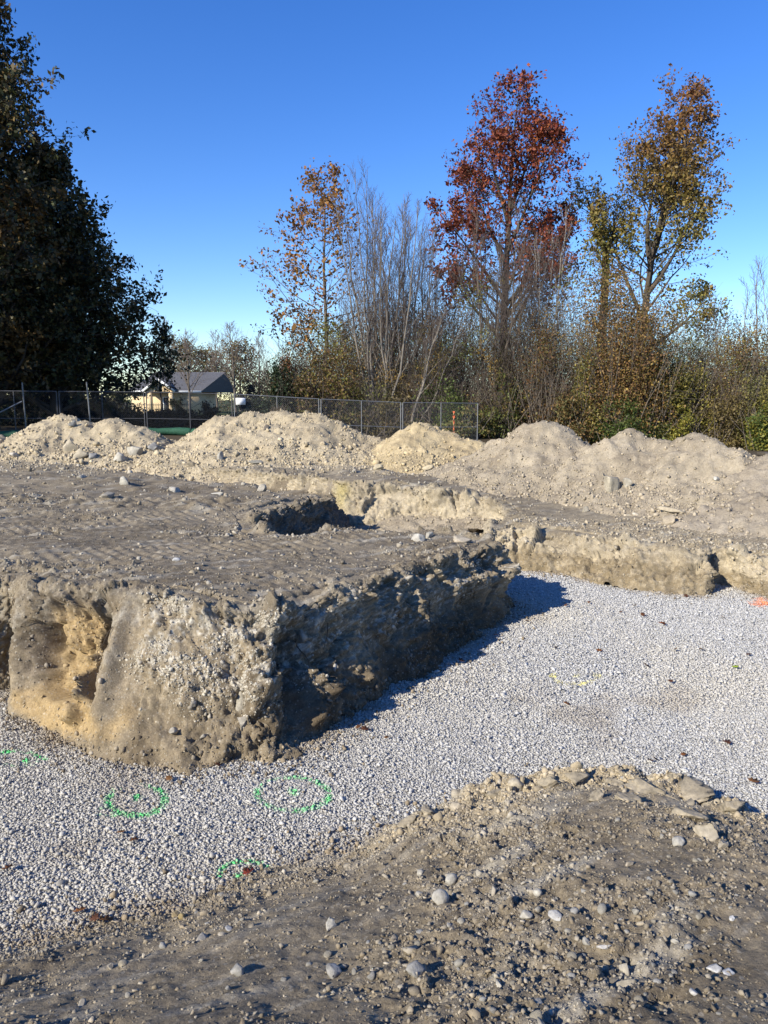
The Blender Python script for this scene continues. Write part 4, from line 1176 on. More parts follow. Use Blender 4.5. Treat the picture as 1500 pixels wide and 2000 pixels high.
LL = {(1420, 1450): 'brown leaf on the right gravel, straight above the clay slabs', (985, 1290): 'small tan leaf beyond the shadow edge, left of the faded yellow arc', (1295, 1218): 'brown leaf under the orange leaf on the open gravel', (1412, 1205): 'brown leaf on the far right gravel, nearest to the orange paint patch',
 (1462, 1278): 'long brown leaf at the right photo edge of the open gravel', (1318, 1268): 'brown leaf left of another, below the orange leaf', (1213, 1195): 'dark leaf in the far gravel, leftmost of a loose row of three', (1240, 1183): 'dark leaf in the far gravel, farthest of a loose row of three', (1255, 1200): 'dark leaf in the far gravel, rightmost of a loose row of three',
 (1262, 1300): 'brown leaf right of the faded yellow arc', (184, 1447): 'brown leaf lying under the orange leaf at the ochre bank', (197, 1450): 'brown leaf between the orange and the yellow leaf', (1170, 1270): 'small leaf upper right of the faded yellow arc', (560, 1440): 'brown leaf in the crumbs at the front corner of the block',
 (1370, 1268): 'brown leaf on the right gravel between two others, below the orange leaf', (310, 1480): 'brown leaf at the foot of the front bank, middle of a row', (255, 1478): 'brown leaf at the foot of the front bank, leftmost of a row', (350, 1487): 'brown leaf at the foot of the front bank, rightmost of a row', (220, 1468): 'brown leaf just below the bright yellow leaf',
 (1310, 1330): 'brown leaf on the empty gravel midway between yellow arc and photo edge', (1030, 1213): 'brown leaf just right of the middle of the block shadow',
 (700, 1420): 'brown leaf right of the block corner where its shadow ends', (712, 1424): 'brown leaf touching another right of the block corner', (755, 1440): 'brown leaf alone a step from the block corner', (1107, 1374): 'brown leaf just below the faded yellow arc',
 (1085, 1265): 'brown leaf just above the faded yellow arc', (1472, 1525): 'brown leaf nearest to the clay slabs at the photo edge', (1270, 1485): 'brown leaf of a touching pair above the soil lip', (1278, 1481): 'second brown leaf of a touching pair above the soil lip',
 (1335, 1473): 'brown leaf just right of a touching pair above the soil lip', (632, 1582): 'red brown leaf at the lower right of the closed green ring', (482, 1700): 'brown leaf under the dark red leaf on the half buried green arc', (205, 1797): 'large brown leaf on the near gravel left of the soil edge',
 (186, 1793): 'brown leaf beside the large brown leaf on the near gravel', (156, 1778): 'brown leaf upper left of the large brown leaf on the near gravel', (17, 1695): 'brown leaf on the near gravel at the left photo edge', (236, 1625): 'brown leaf just below the tail of the tilted green loop',
 (262, 1640): 'small brown leaf two hand widths below the tilted green loop', (330, 1520): 'brown leaf between the tilted loop and the foot of the block', (425, 1494): 'brown leaf at the foot of the block above the closed green ring', (1105, 1182): 'brown leaf beyond the tip of the block shadow',
 (968, 1240): 'brown leaf on the edge of the block shadow', (908, 1276): 'brown leaf in the border of the block shadow, nearer than another', (900, 1290): 'brown leaf just out of the border of the block shadow', (1340, 1164): 'brown leaf against the foot of the far bank', (1150, 1176): 'brown leaf near the foot of the far bank, right of the shadow tip'}
leafs = [leaf_mesh('fallen_leaf', i, LEAFCOL[i % 4]) for i in range(8)]
LF = [(700, 1420), (755, 1440), (712, 1424), (1107, 1374), (1270, 1485), (1278, 1481), (1420, 1450), (1335, 1473), (1085, 1265), (985, 1290), (1295, 1218), (1412, 1205), (1462, 1278),
      (1318, 1268), (968, 1240), (1213, 1195), (1240, 1183), (1472, 1525), (1262, 1300), (632, 1582), (482, 1700), (205, 1797), (186, 1793), (156, 1778), (17, 1695), (236, 1625), (184, 1447), (197, 1450),
      (262, 1640), (1105, 1182), (1340, 1164), (1170, 1270), (560, 1440), (330, 1520), (900, 1290), (1150, 1176), (1255, 1200), (1370, 1268), (425, 1494), (310, 1480), (255, 1478), (350, 1487), (220, 1468), (908, 1276), (1310, 1330), (1030, 1213)]
rg = np.random.default_rng(3)
for i, (px, py) in enumerate(LF):
    p = at_z(px, py, GZ + .03); s = rg.uniform(.045, .072)
    o = link('fallen_leaf', leafs[i % 8], None, p)
    o.scale = (s, s, s); o.rotation_euler = (rg.uniform(-.5, .5), rg.uniform(-.5, .5), rg.uniform(0, 6.28))
    tag(o, LL.get((px, py), 'dry brown fallen oak leaf curled on the open grey gravel'), 'leaf', 'fallen leaves on the gravel')
leafy = leaf_mesh('fallen_leaf', 40, (.62, .42, .05)); leafo = leaf_mesh('fallen_leaf', 41, (.42, .12, .03)); leafr = leaf_mesh('fallen_leaf', 42, (.20, .035, .022)); leafg = leaf_mesh('fallen_leaf', 43, (.28, .36, .04))
for me, px, py, lab, s in [(leafy, 208, 1456, 'bright yellow fallen leaf at the foot of the ochre bank', .085), (leafo, 190, 1442, 'orange fallen leaf at the foot of the ochre bank', .085), (leafr, 486, 1704, 'dark red fallen leaf on the half buried green paint arc', .085),
                           (leafg, 1437, 1302, 'small green fallen leaf on the gravel', .06), (leafo, 1292, 1217, 'orange fallen leaf on the open gravel', .075)]:
    o = link('fallen_leaf', me, None, at_z(px, py, GZ + .035)); o.scale = (s, s, s); o.rotation_euler = (.3, -.2, px * .1)
    tag(o, lab, 'leaf', 'fallen leaves on the gravel')
# torn roots hanging from the cut banks
rg = np.random.default_rng(9)
for px, py, L, lab in [(222, 1225, .35, 'long dark root hanging down the groove of the front bank'), (575, 1250, .22, 'thin pale root hanging from the crest of the shaded side'), (640, 1215, .2, 'thin root curling from the shaded side of the block'), (585, 1150, .3, 'dark root sticking out at the crest'),
                       (840, 1170, .25, 'thin straight root poking from the shaded bench'), (30, 1170, .2, 'dark root at the left end of the front bank')]:
    h = hit(px, py, [B_w1])
    if h is None: continue
    p = np.array(h[0]) + np.array(h[1]) * .01
    pts = [p]
    d = np.array((rg.normal(0, .35), -.25, -.9))
    for k in range(6):
        d = d + rg.normal(0, .25, 3); d /= np.linalg.norm(d)
        pts.append(pts[-1] + d * L / 6 + np.array(h[1]) * .012)
    V, F = tubes([(np.array(pts), np.linspace(.005, .0015, 7))], 4)
    o = link('root', mesh_np('root', V, F, np.broadcast_to((.10, .075, .05), V.shape), True, [M_bark])); tag(o, lab, 'root', 'roots in the cut banks')

# ------------------------------------------------------------------ chain link fence panels
FP = [(-20.7, 31.8, .16), (-17.3, 32.35, .14), (-13.86, 33.0, .12), (-10.37, 33.7, .1), (-6.67, 34.3, .02), (-2.89, 35.0, -.20), (.83, 36.0, -.36), (4.58, 37.5, -.40)]
def bar(so, a, b, r):
    V, F = tubes([(np.array([a, b], np.float32), np.array([r, r]))], 6); so.add(V, F)
def fence_panel(p, q, label, bright):
    p = np.array(p); q = np.array(q)
    mid = (p + q) / 2; L = np.linalg.norm((q - p)[:2]); ang = math.atan2(q[1] - p[1], q[0] - p[0]); dz = q[2] - p[2]
    root = empty('chain_link_fence', mid, label, 'fence panel', 'chain link fence panels'); root.rotation_euler = (0, 0, ang)
    sl = dz / L
    mt = M_galv if bright else M_shaded_steel  # left panels take the steel with tree shade in its colour
    H = 1.84; h = L / 2 - .05
    Z = lambda x_, z_: z_ + sl * x_
    for x_ in (-h, h):
        so = Soup(); bar(so, (x_, 0, Z(x_, -.02)), (x_, 0, Z(x_, H)), .026); link('post', so.mesh('post', [mt], True), root)
    so = Soup(); bar(so, (0, 0, Z(0, .05)), (0, 0, Z(0, H)), .022); link('middle_post', so.mesh('middle_post', [mt], True), root)
    for nm, z_ in (('top_rail', H), ('middle_rail', .70), ('bottom_rail', .06)):
        so = Soup(); bar(so, (-h, 0, Z(-h, z_)), (h, 0, Z(h, z_)), 0.022 if z_ > 1 else .018); link(nm, so.mesh(nm, [mt], True), root)
    ws = []
    st = .085
    for k in np.arange(-h - H, h + H, st):
        for sg in (1, -1):
            xa, za, xb, zb = k, 0.06, k + sg * (H - .06), H
            if max(xa, xb) < -h or min(xa, xb) > h: continue
            m = (zb - za) / (xb - xa)
            xa2 = np.clip(xa, -h, h); xb2 = np.clip(xb, -h, h)
            za2 = za + m * (xa2 - xa); zb2 = za + m * (xb2 - xa)
            ws.append((np.array([(xa2, .004 * sg, Z(xa2, za2)), (xb2, .004 * sg, Z(xb2, zb2))]), np.array([.0024, .0024])))
    V, F = tubes(ws, 3)
    o = link('chain_link_mesh', mesh_np('chain_link_mesh', V, F, None, False, [mt]), root); o['kind'] = 'stuff'
    return root
FL = ['dark chain link panel beyond the photo edge at the left', 'dark chain link panel at the photo edge crossed by a diagonal brace', 'dark chain link panel crossed by a leaning tall pole', 'dark chain link panel in front of the tan house', 'chain link panel that carries the white sign', 'chain link panel over the shoulder of the largest mound', 'last chain link panel with an orange flagged stake behind it']
FL2 = ['dark chain link panel at the photo edge crossed by a diagonal brace', 'dark chain link panel crossed by a tall pole and a thick brace foot', 'dark chain link panel crossed by a leaning tall pole', 'dark chain link panel in front of the tan house', 'chain link panel that carries the white sign', 'chain link panel over the right shoulder of the largest mound', 'last chain link panel with an orange flagged stake behind it']
for i in range(1, len(FP) - 1):
    a, b = FP[i], FP[i + 1]
    fence_panel(a, b, ['dark chain link panel at the photo edge crossed by a diagonal brace', 'dark chain link panel crossed by a leaning tall pole', 'dark chain link panel in front of the tan house', 'chain link panel that carries the white sign', 'chain link panel over the right shoulder of the largest mound', 'last chain link panel with an orange flagged stake behind it'][i - 1], i >= 4)
def single_bar(name, a, b, r, label, cat, mat, group=None):
    a = np.array(a); b = np.array(b)
    V, F = tubes([(np.array([a, b]) - a, np.array([r, r]))], 6)
    # closed ends
    o = link(name, mesh_np(name, V, F, None, True, [mat]), None, a); tag(o, label, cat, group); return o
a = at_y(51, 836, 32.6); b = at_y(43, 747, 32.4)
single_bar('steel_pole', a, b, .03, 'tall thin steel pole standing before the fence near the photo edge', 'pole', M_galv, 'tall poles along the fence')
a = at_y(176, 822, 33.0); b = at_y(169, 746, 32.9)
single_bar('steel_pole', a, b, .03, 'tall leaning steel pole behind the twin peaked mound', 'pole', M_galv, 'tall poles along the fence')
a = at_y(-14, 812, 31.7); b = at_y(43, 784, 32.3)
single_bar('diagonal_brace', a, b, .03, 'diagonal steel brace running up to the tall pole', 'brace', M_galv)
for px, y0_, y1_, lab in [(78, 832, 825, 'short wooden stake, nearest to the tall pole'), (84, 830, 820, 'short wooden stake beside the twin peaked mound'), (108, 818, 809, 'short wooden stake near the top of the twin peaked mound')]:
    single_bar('wooden_stake', at_y(px, y0_ + 14, 24.0), at_y(px, y1_, 24.0), .03, lab, 'stake', M_wood, 'short wooden stakes behind the mounds')
# silt socks along the foot of the fence
def sock(x0, x1, off, label, seed):
    n = 40
    xs_ = np.linspace(x0, x1, n); xp = [p[0] for p in FP]
    ys_ = np.interp(xs_, xp, [p[1] for p in FP]) - off + .06 * np.sin(xs_ * 2 + seed)
    zs_ = ground_z(xs_, ys_, False) + .13
    V, F = tubes([(np.stack([xs_, ys_, zs_], 1), .17 + .02 * np.sin(xs_ * 3 + seed) - .16 * (np.abs(np.linspace(-1, 1, n)) ** 30))], 12)
    o = link('silt_sock', mesh_np('silt_sock', V, F, None, True, [M_sock])); tag(o, label, 'silt sock', 'green silt socks along the fence')
sock(-8.4, -5.6, .55, 'green silt sock by the foot of the largest mound', 1); sock(-11.4, -8.3, .35, 'green silt sock left of the one by the largest mound', 2); sock(-19, -13.2, .5, 'green silt sock at the foot of the tall pole near the photo edge', 3)
# white sign on the fence
p = at_y(470, 784, 34.22)
sg = empty('fence_sign', p, 'white rectangular sign hung on the chain link fence', 'sign'); sg.rotation_euler = (0, 0, math.atan2(.7, 3.78))
so = Soup(); so.box(.42, .012, .30); link('sign_board', so.mesh('sign_board', [M_white]), sg)
for k, z_ in enumerate((.07, .015, -.04)):
    so = Soup(); so.box((.3, .26, .3)[k], .002, .012, c=(0, -.008, z_)); link('printed_line', so.mesh('printed_line', [M_ink]), sg)
# stake with orange flagging behind the last panel
p = at_y(886, 838, 38.6)
st = empty('flagged_stake', (p[0], 38.6, -.4), 'stake wrapped in orange flagging tape behind the last fence panel', 'stake')
so = Soup(); so.box(.05, .03, 1.45, c=(0, 0, .72)); link('stake', so.mesh('stake', [M_wood]), st)
def tape(z0, z1, w, seed):
    rgt = np.random.default_rng(seed); n = 9
    zz = np.linspace(z0, z1, n); V = []; F = []
    for i, z_ in enumerate(zz):
        a_ = i * .8 + seed
        for s_ in (-1, 1):
            V.append((s_ * w * math.cos(a_) * rgt.uniform(.6, 1), s_ * w * math.sin(a_) * .6 - .03, z_))
    for i in range(n - 1): F.append((2 * i, 2 * i + 1, 2 * i + 3, 2 * i + 2))
    V = np.array(V); F = np.array(F)
    k = len(V); V2 = np.concatenate([V, V + (0, -.01, 0)]); F2 = np.concatenate([F, F[:, ::-1] + k])
    return V2, F2
for k, (z0, z1, w) in enumerate([(.95, 1.45, .07), (.5, 1.0, .04), (.0, .55, .09)]):
    V, F = tape(z0, z1, w, k); link('flagging_tape', mesh_np('flagging_tape', V, F, None, True, [M_orange]), st)

# ------------------------------------------------------------------ house beyond the fence
HY = 87.0
def hp(px, py, dy=0): return at_y(px, py, HY + dy)
gz_h = -.35
xL, xR = hp(256, 760)[0], hp(387, 760)[0]
zE = hp(300, 764)[2]; zR = hp(300, 724)[2]
house = empty('house', ((xL + xR) / 2, HY, gz_h), 'tan house with grey shingle roof and white trimmed gable', 'house')
O = np.array(((xL + xR) / 2, HY, gz_h))
def hpart(name, so, mats, parent=house): return link(name, so.mesh(name, mats), parent)
hw = (xR - xL) / 2; hz = zE - gz_h; rz_ = zR - gz_h; dep = 9.0
so = Soup(); so.box(2 * hw, dep, hz, c=(0, dep / 2, hz / 2)); hpart('wall', so, [M_wall])
# hip roof, with the ridge running back to the right
def prism(V, F): 
    s_ = Soup(); s_.add(np.array(V), np.array(F)); return s_
ex = .45
x0, x1 = -hw - ex, hw + ex; y0, y1 = -ex, dep + ex
xr0, xr1 = x0 + 2.0, hw + 2.2
V = [(x0, y0, hz), (x1, y0, hz), (x1 + 2, y1, hz), (x0, y1, hz), (xr0, dep / 2, rz_), (xr1, dep / 2, rz_), (x0, y0, hz - .08), (x1, y0, hz - .08), (x1 + 2, y1, hz - .08), (x0, y1, hz - .08)]
F = [(0, 1, 5, 4), (1, 2, 5, 5), (2, 3, 4, 5), (3, 0, 4, 4), (6, 9, 8, 7), (0, 6, 7, 1), (1, 7, 8, 2), (2, 8, 9, 3), (3, 9, 6, 0)]
bm = bmesh.new(); vv = [bm.verts.new(v) for v in V]
for f in F:
    bm.faces.new([vv[i] for i in dict.fromkeys(f)])
# shingle courses as shallow ridges across the front slope
for k in range(1, 16):
    t_ = k / 16.0
    A = Vector(V[0]).lerp(Vector(V[4]), t_); Bq = Vector(V[1]).lerp(Vector(V[5]), t_)
    nrm = Vector((0, -(rz_ - hz), dep / 2 + ex)).normalized(); dn = (Vector(V[0]) - Vector(V[4])); dn.x = 0; dn.normalize()
    q_ = [A, Bq, Bq + dn * .22 + nrm * .035, A + dn * .22 + nrm * .035, A + dn * .22, Bq + dn * .22]
    w_ = [bm.verts.new(c) for c in q_]
    bm.faces.new([w_[0], w_[1], w_[2], w_[3]]); bm.faces.new([w_[3], w_[2], w_[5], w_[4]])
me = bpy.data.meshes.new('roof'); bm.to_mesh(me); bm.free(); me.materials.append(M_roof); link('roof', me, house)
so = Soup(); so.box(2 * hw + 2 * ex, .06, .22, c=(0, -ex - .04, hz - .06)); hpart('fascia', so, [M_white])
# gable porch
gx0, gx1, gxa = hp(258, 0)[0] - O[0], hp(322, 0)[0] - O[0], hp(289, 0)[0] - O[0]
gz0, gza = hp(0, 764)[2] - O[2], hp(0, 743)[2] - O[2]
pd = 2.2
so = Soup(); so.add(np.array([(gx0 + .35, -pd, gz0), (gx1 - .35, -pd, gz0), (gxa, -pd, gza - .3), (gxa, 0, gza - .3), (gx0 + .35, 0, gz0), (gx1 - .35, 0, gz0)]), np.array([(0, 1, 2, 2), (0, 2, 3, 4), (1, 5, 3, 2)])[:, :]) if False else None
def slab(a, b, w, th):
    a = np.array(a, float); b = np.array(b, float); u_ = (b - a); n_ = np.cross(u_, (0, 1, 0)); n_ = n_ / np.linalg.norm(n_) * th
    V = [a, b, b + (0, w, 0), a + (0, w, 0), a + n_, b + n_, b + n_ + (0, w, 0), a + n_ + (0, w, 0)]
    return np.array(V), np.array([(0, 1, 2, 3), (4, 7, 6, 5), (0, 4, 5, 1), (1, 5, 6, 2), (2, 6, 7, 3), (3, 7, 4, 0)])
for nm, a, b in (('roof', (gx0, -pd - .1, gz0 - .12), (gxa, -pd - .1, gza)), ('roof', (gxa, -pd - .1, gza), (gx1, -pd - .1, gz0 - .12))):
    so = Soup(); so.add(*slab(a, b, pd + 2.4, .1)); hpart(nm, so, [M_roof])
    so = Soup(); so.add(*slab((a[0], a[1] - .06, a[2] - .05), (b[0], b[1] - .06, b[2] - .05), .055, .24)); hpart('white_trim', so, [M_white])
bm = bmesh.new()
q_ = [bm.verts.new(v) for v in ((gx0 + .3, -pd + .25, gz0 - .05), (gx1 - .3, -pd + .25, gz0 - .05), (gxa, -pd + .25, gza - .28), (gx0 + .3, -pd + .4, gz0 - .05), (gx1 - .3, -pd + .4, gz0 - .05), (gxa, -pd + .4, gza - .28))]
for f in ((0, 1, 2), (3, 5, 4), (0, 3, 4, 1), (1, 4, 5, 2), (2, 5, 3, 0)): bm.faces.new([q_[i] for i in f])
me = bpy.data.meshes.new('gable'); bm.to_mesh(me); bm.free(); me.materials.append(M_wall); link('gable', me, house)
so = Soup(); so.box(.5, .1, .62, c=(gxa, -pd + .2, gz0 + .28)); hpart('gable_window', so, [M_glass])
for px_ in (270, 313):
    x_ = hp(px_, 0)[0] - O[0]
    so = Soup(); so.box(.42, .42, gz0, c=(x_, -pd + .35, gz0 / 2)); hpart('porch_column', so, [M_wall])
for px_ in (293, 303):
    x_ = hp(px_, 0)[0] - O[0]
    so = Soup(); so.box(.75, .1, 1.9, c=(x_, -.03, 1.35)); fr = hpart('window_frame', so, [M_white])
    so = Soup(); so.box(.55, .06, 1.7, c=(x_, -.07, 1.35)); hpart('window_pane', so, [M_glass], fr)
# black iron fence in front of the house
FX = [-27.5, -22.0, -16.5]
IL = ['black iron picket fence section on the lawn left of the house', 'black iron picket fence section in front of the tan house']
for i in range(2):
    xa, xb = FX[i], FX[i + 1]; yf = 66.0
    zg = float(z_base(np.array([(xa + xb) / 2]), np.array([yf]))[0])
    r_ = empty('iron_fence_section', ((xa + xb) / 2, yf, zg), IL[i], 'iron fence', 'black iron fence sections before the house')
    for nm, z_ in (('top_rail', 1.25), ('bottom_rail', .25)):
        so = Soup(); so.box(xb - xa, .05, .05, c=(0, 0, z_)); link(nm, so.mesh(nm, [M_iron]), r_)
    for x_ in (-(xb - xa) / 2 + .05,):
        so = Soup(); so.box(.1, .1, 1.5, c=(x_, 0, .75)); link('post', so.mesh('post', [M_iron]), r_)
    so = Soup()
    for x_ in np.arange(-(xb - xa) / 2 + .2, (xb - xa) / 2, .2): so.box(.025, .025, 1.4, c=(x_, 0, .7))
    o = link('pickets', so.mesh('pickets', [M_iron]), r_); o['kind'] = 'stuff'

# ------------------------------------------------------------------ trees
def nz(v): return v / (np.linalg.norm(v) + 1e-9)
def limb(p, d, L, r0, r1, n, wob, up, rg):
    pts = [p]; d = nz(d)
    st_ = L / (n - 1)
    for i in range(n - 1):
        d = nz(d + rg.normal(0, wob, 3) + np.array((0, 0, up)))
        pts.append(pts[-1] + d * st_)
    return np.array(pts), np.linspace(r0, r1, n)
def along(pts, f):
    k = f * (len(pts) - 1); i = min(int(k), len(pts) - 2)
    return pts[i] * (1 - k + i) + pts[i + 1] * (k - i), nz(pts[i + 1] - pts[i])
def side_dir(d, ang, az):
    a = nz(np.cross(d, (0.3, 0.1, 1.0) if abs(d[2]) < .9 else (1, .2, 0))); b = np.cross(d, a)
    return nz(d * math.cos(ang) + (a * math.cos(az) + b * math.sin(az)) * math.sin(ang))
def branches(parent, rp, cnt, f0, f1, ang, lenf, rr, n, wob, up, rg, az0=None, rmin=.006):
    out = []
    az = rg.uniform(0, 6.28)
    for i in range(cnt):
        f = f0 + (f1 - f0) * (i + rg.uniform(.1, .9)) / cnt
        p, d = along(parent, f)
        az += 2.4 + rg.normal(0, .3)
        a = ang * rg.uniform(.75, 1.25)
        L = lenf(f) * rg.uniform(.7, 1.2)
        if L < .08: continue
        rl = np.interp(f, np.linspace(0, 1, len(rp)), rp) * rr
        rl = max(rl, rmin)
        out.append(limb(p, side_dir(d, a, az), L, rl, max(rl * .25, rmin * .6), n, wob, up, rg))
    return out
def leaves_mesh(name, P, size, cols, rg, mat, droop=.0, aspect=.55):
    n = len(P)
    u = rg.normal(size=(n, 3)); u[:, 2] -= droop; u /= np.linalg.norm(u, axis=1, keepdims=True)
    w = rg.normal(size=(n, 3)); v = np.cross(u, w); v /= np.linalg.norm(v, axis=1, keepdims=True) + 1e-9
    nn = np.cross(u, v)
    s = size * np.exp(rg.normal(0, .25, n))[:, None]
    a = P - u * s * .5; b = P + v * s * aspect * .5 + nn * s * .10; c = P + u * s * .5; d = P - v * s * aspect * .5 + nn * s * .10
    V = np.stack([a, b, c, d], 1).reshape(-1, 3)
    F = np.arange(4 * n).reshape(n, 4)
    return mesh_np(name, V, F, np.repeat(cols, 4, axis=0), False, [mat])
def pick_cols(n, pal, rg, jit=.2):
    pal = np.array(pal); w = rg.integers(0, len(pal), n)
    return np.clip(pal[w] * np.clip(rg.normal(1, jit, (n, 1)), .4, 1.7), .003, .7)
BARK_D = (.085, .070, .055); BARK_L = (.215, .19, .16); BARK_M = (.15, .125, .10)
def bark_mesh(name, polys, sides, tint):
    V, F = tubes(polys, sides)
    return mesh_np(name, V, F, np.broadcast_to(np.array(tint), V.shape), True, [M_bark])
def tree(name, label, base, trunk, bark, twig_tint, spec, leafspec, seed, cat='tree', group=None, mat=None):
    """trunk: list of limbs given as (points, radii); spec: branching levels; leafspec: leaves per twig, size, palette, spread"""
    rg = np.random.default_rng(seed)
    base = np.array(base, float)
    root = empty(name, base, label, cat, group)
    link('trunk', bark_mesh('trunk', trunk, 8, bark), root)
    lv = trunk; fine = []; last = trunk
    for k, sp in enumerate(spec):
        new = []
        for pts, rad in last:
            Lp = np.linalg.norm(np.diff(pts, axis=0), axis=1).sum()
            new += branches(pts, rad, sp['n'] if not callable(sp['n']) else sp['n'](Lp), sp['f0'], sp['f1'], sp['ang'], (lambda f, sp=sp, Lp=Lp: sp['lenL'](f, Lp) if 'lenL' in sp else sp['len'](f) if k == 0 else Lp * sp['len'](f)), sp['rr'], sp['pts'], sp['wob'], sp['up'], rg, None, sp.get('rmin', .006))
        if k == 0:
            link('branches', bark_mesh('branches', new, 5, bark), root)
        else:
            fine += new
        last = new
    if fine:
        o = link('twigs', bark_mesh('twigs', fine, 3, twig_tint), root); o['kind'] = 'stuff'
    if leafspec:
        P = []
        for pts, rad in last:
            for _ in range(leafspec['n']):
                if rg.random() > leafspec.get('keep', 1): continue
                f = leafspec.get('f0', .3) + (1 - leafspec.get('f0', .3)) * rg.random()
                p, d = along(pts, min(f, .999))
                P.append(p + rg.normal(0, leafspec['spread'], 3))
        P = np.array(P)
        cols = pick_cols(len(P), leafspec['pal'], rg, .25)
        if 'mod' in leafspec: P, cols = leafspec['mod'](P, cols, rg)
        o = link('leaves', leaves_mesh('leaves', P, leafspec['size'], cols, rg, mat or M_leaf, .3, leafspec.get('aspect', .6)), root); o['kind'] = 'stuff'
    return root
def trunk_line(h, r, lean, n, seed, wob=.04, r_end=.2):
    rg = np.random.default_rng(seed)
    t = np.linspace(0, 1, n)
    x_ = lean[0] * t ** 1.3 + np.cumsum(rg.normal(0, wob, n)); y_ = lean[1] * t + np.cumsum(rg.normal(0, wob, n))
    x_ -= x_[0]; y_ -= y_[0]
    return np.stack([x_, y_, h * t - .3 * (t == 0)], 1), r * (1 - t * (1 - r_end)) 
def gbase(px, y): 
    x_ = (px - 750) / 1500 * (y * cP + 1.4 * sP)
    return (x_, y, float(z_base(np.array([x_]), np.array([y]))[0]))
def top_z(py, y): return at_y(750, py, y)[2]

# red oak
b = gbase(972, 49); H = (top_z(128, 49) - b[2]) * .93
t1_, r1_ = trunk_line(H, .34, (.8, 0), 12, 4, .06, .06)
ro = [(t1_, r1_)]
for f_, dx, dy, L_ in ((.40, -.60, -.2, 6.5), (.38, .66, .2, 7.0), (.5, -.34, .3, 7.0), (.54, .40, -.3, 7.0), (.62, -.25, -.1, 5.0), (.66, .30, .1, 5.0), (.34, .80, -.1, 5.5), (.28, -.85, -.2, 5.5), (.30, .5, -.7, 5.0)):
    ro.append(limb(along(t1_, f_)[0], np.array((dx, dy, .85)), L_, .13, .02, 8, .06, .03, np.random.default_rng(int(f_ * 100))))
tree('red_oak', 'tallest red leaved oak behind the brush', b, ro, BARK_D, (.10, .07, .055),
     [dict(n=lambda L: int(L * 1.6), f0=.30, f1=.995, ang=.85, lenL=lambda f, L: max(.9, (6.6 if L > 12 else 3.3) * (1.06 - f) ** .6), rr=.38, pts=7, wob=.10, up=.05, rmin=.018),
      dict(n=7, f0=.25, f1=1, ang=.75, len=lambda f: .45, rr=.5, pts=5, wob=.14, up=.04, rmin=.009),
      dict(n=4, f0=.2, f1=1, ang=.7, len=lambda f: .42, rr=.6, pts=3, wob=.15, up=.0, rmin=.006)],
     dict(n=8, size=.19, pal=[(.20, .046, .024), (.25, .066, .028), (.16, .036, .022), (.28, .09, .032), (.12, .036, .022)], spread=.15, keep=.92), 21)
# right hand oak: several leaders and a low limb
b = gbase(1240, 46); H = (top_z(143, 46) - b[2]) * .93
t1_, r1_ = trunk_line(H, .33, (2.3, 0), 12, 8, .07, .06)
bo = [(t1_, r1_)]
for f_, dx, dy, dz_, L_ in ((.44, .55, -.2, .85, 6.0), (.36, -.46, -.1, .9, 6.5), (.55, .36, .2, .9, 6.0), (.52, -.26, .3, .95, 6.5), (.27, .85, .0, .45, 4.8), (.66, .25, -.2, .9, 4.8)):
    bo.append(limb(along(t1_, f_)[0], np.array((dx, dy, dz_)), L_, .14, .025, 8, .07, .03, np.random.default_rng(int(f_ * 100) + 3)))
def yellow_low(P, cols, rg):
    k = np.clip((P[:, 2] - 11) / 9, 0, .85)[:, None]
    cols = cols * (1 - k) + k * pick_cols(len(P), [(.21, .085, .035), (.24, .11, .04), (.17, .07, .035)], rg)
    return P, cols
tree('bronze_oak', 'tall bronze and green oak with a leaning trunk above the tangled vines', b, bo, BARK_D, (.09, .07, .055),
     [dict(n=lambda L: int(L * 1.6), f0=.38, f1=.995, ang=.8, lenL=lambda f, L: max(.9, (5.4 if L > 12 else 3.1) * (1.08 - f) ** .5), rr=.40, pts=6, wob=.12, up=.05, rmin=.016),
      dict(n=7, f0=.25, f1=1, ang=.75, len=lambda f: .44, rr=.5, pts=5, wob=.15, up=.03, rmin=.009),
      dict(n=4, f0=.2, f1=1, ang=.7, len=lambda f: .42, rr=.6, pts=3, wob=.15, up=.0, rmin=.006)],
     dict(n=8, size=.18, pal=[(.20, .175, .04), (.24, .195, .045), (.25, .17, .045), (.13, .125, .034), (.18, .17, .04)], spread=.17, keep=1.0, mod=yellow_low), 22)
# orange oak at the left end of the brush
b = gbase(640, 45); H = (top_z(303, 45) - b[2]) * .90
tree('orange_oak', 'slender half bare oak with orange brown leaves left of the bare grey tree', b, [trunk_line(H, .17, (-.1, 0), 12, 5, .05, .08)], BARK_M, (.13, .10, .08),
     [dict(n=34, f0=.22, f1=.99, ang=.95, len=lambda f: max(.7, 5.4 * (1.05 - f) ** .6), rr=.4, pts=6, wob=.09, up=.04, rmin=.014),
      dict(n=8, f0=.3, f1=1, ang=.75, len=lambda f: .38, rr=.5, pts=4, wob=.15, up=.02, rmin=.008),
      dict(n=3, f0=.2, f1=1, ang=.7, len=lambda f: .42, rr=.6, pts=3, wob=.15, up=.0, rmin=.005)],
     dict(n=10, size=.19, pal=[(.27, .145, .04), (.33, .165, .04), (.19, .105, .035), (.24, .10, .03)], spread=.17, keep=.66,
          mod=lambda P, c, rg: (lambda m: (P[m], c[m]))((P[:, 0] < .9 - .5 * np.clip((9 - P[:, 2]) / 4, 0, 2)) | (rg.random(len(P)) < .22))), 23)
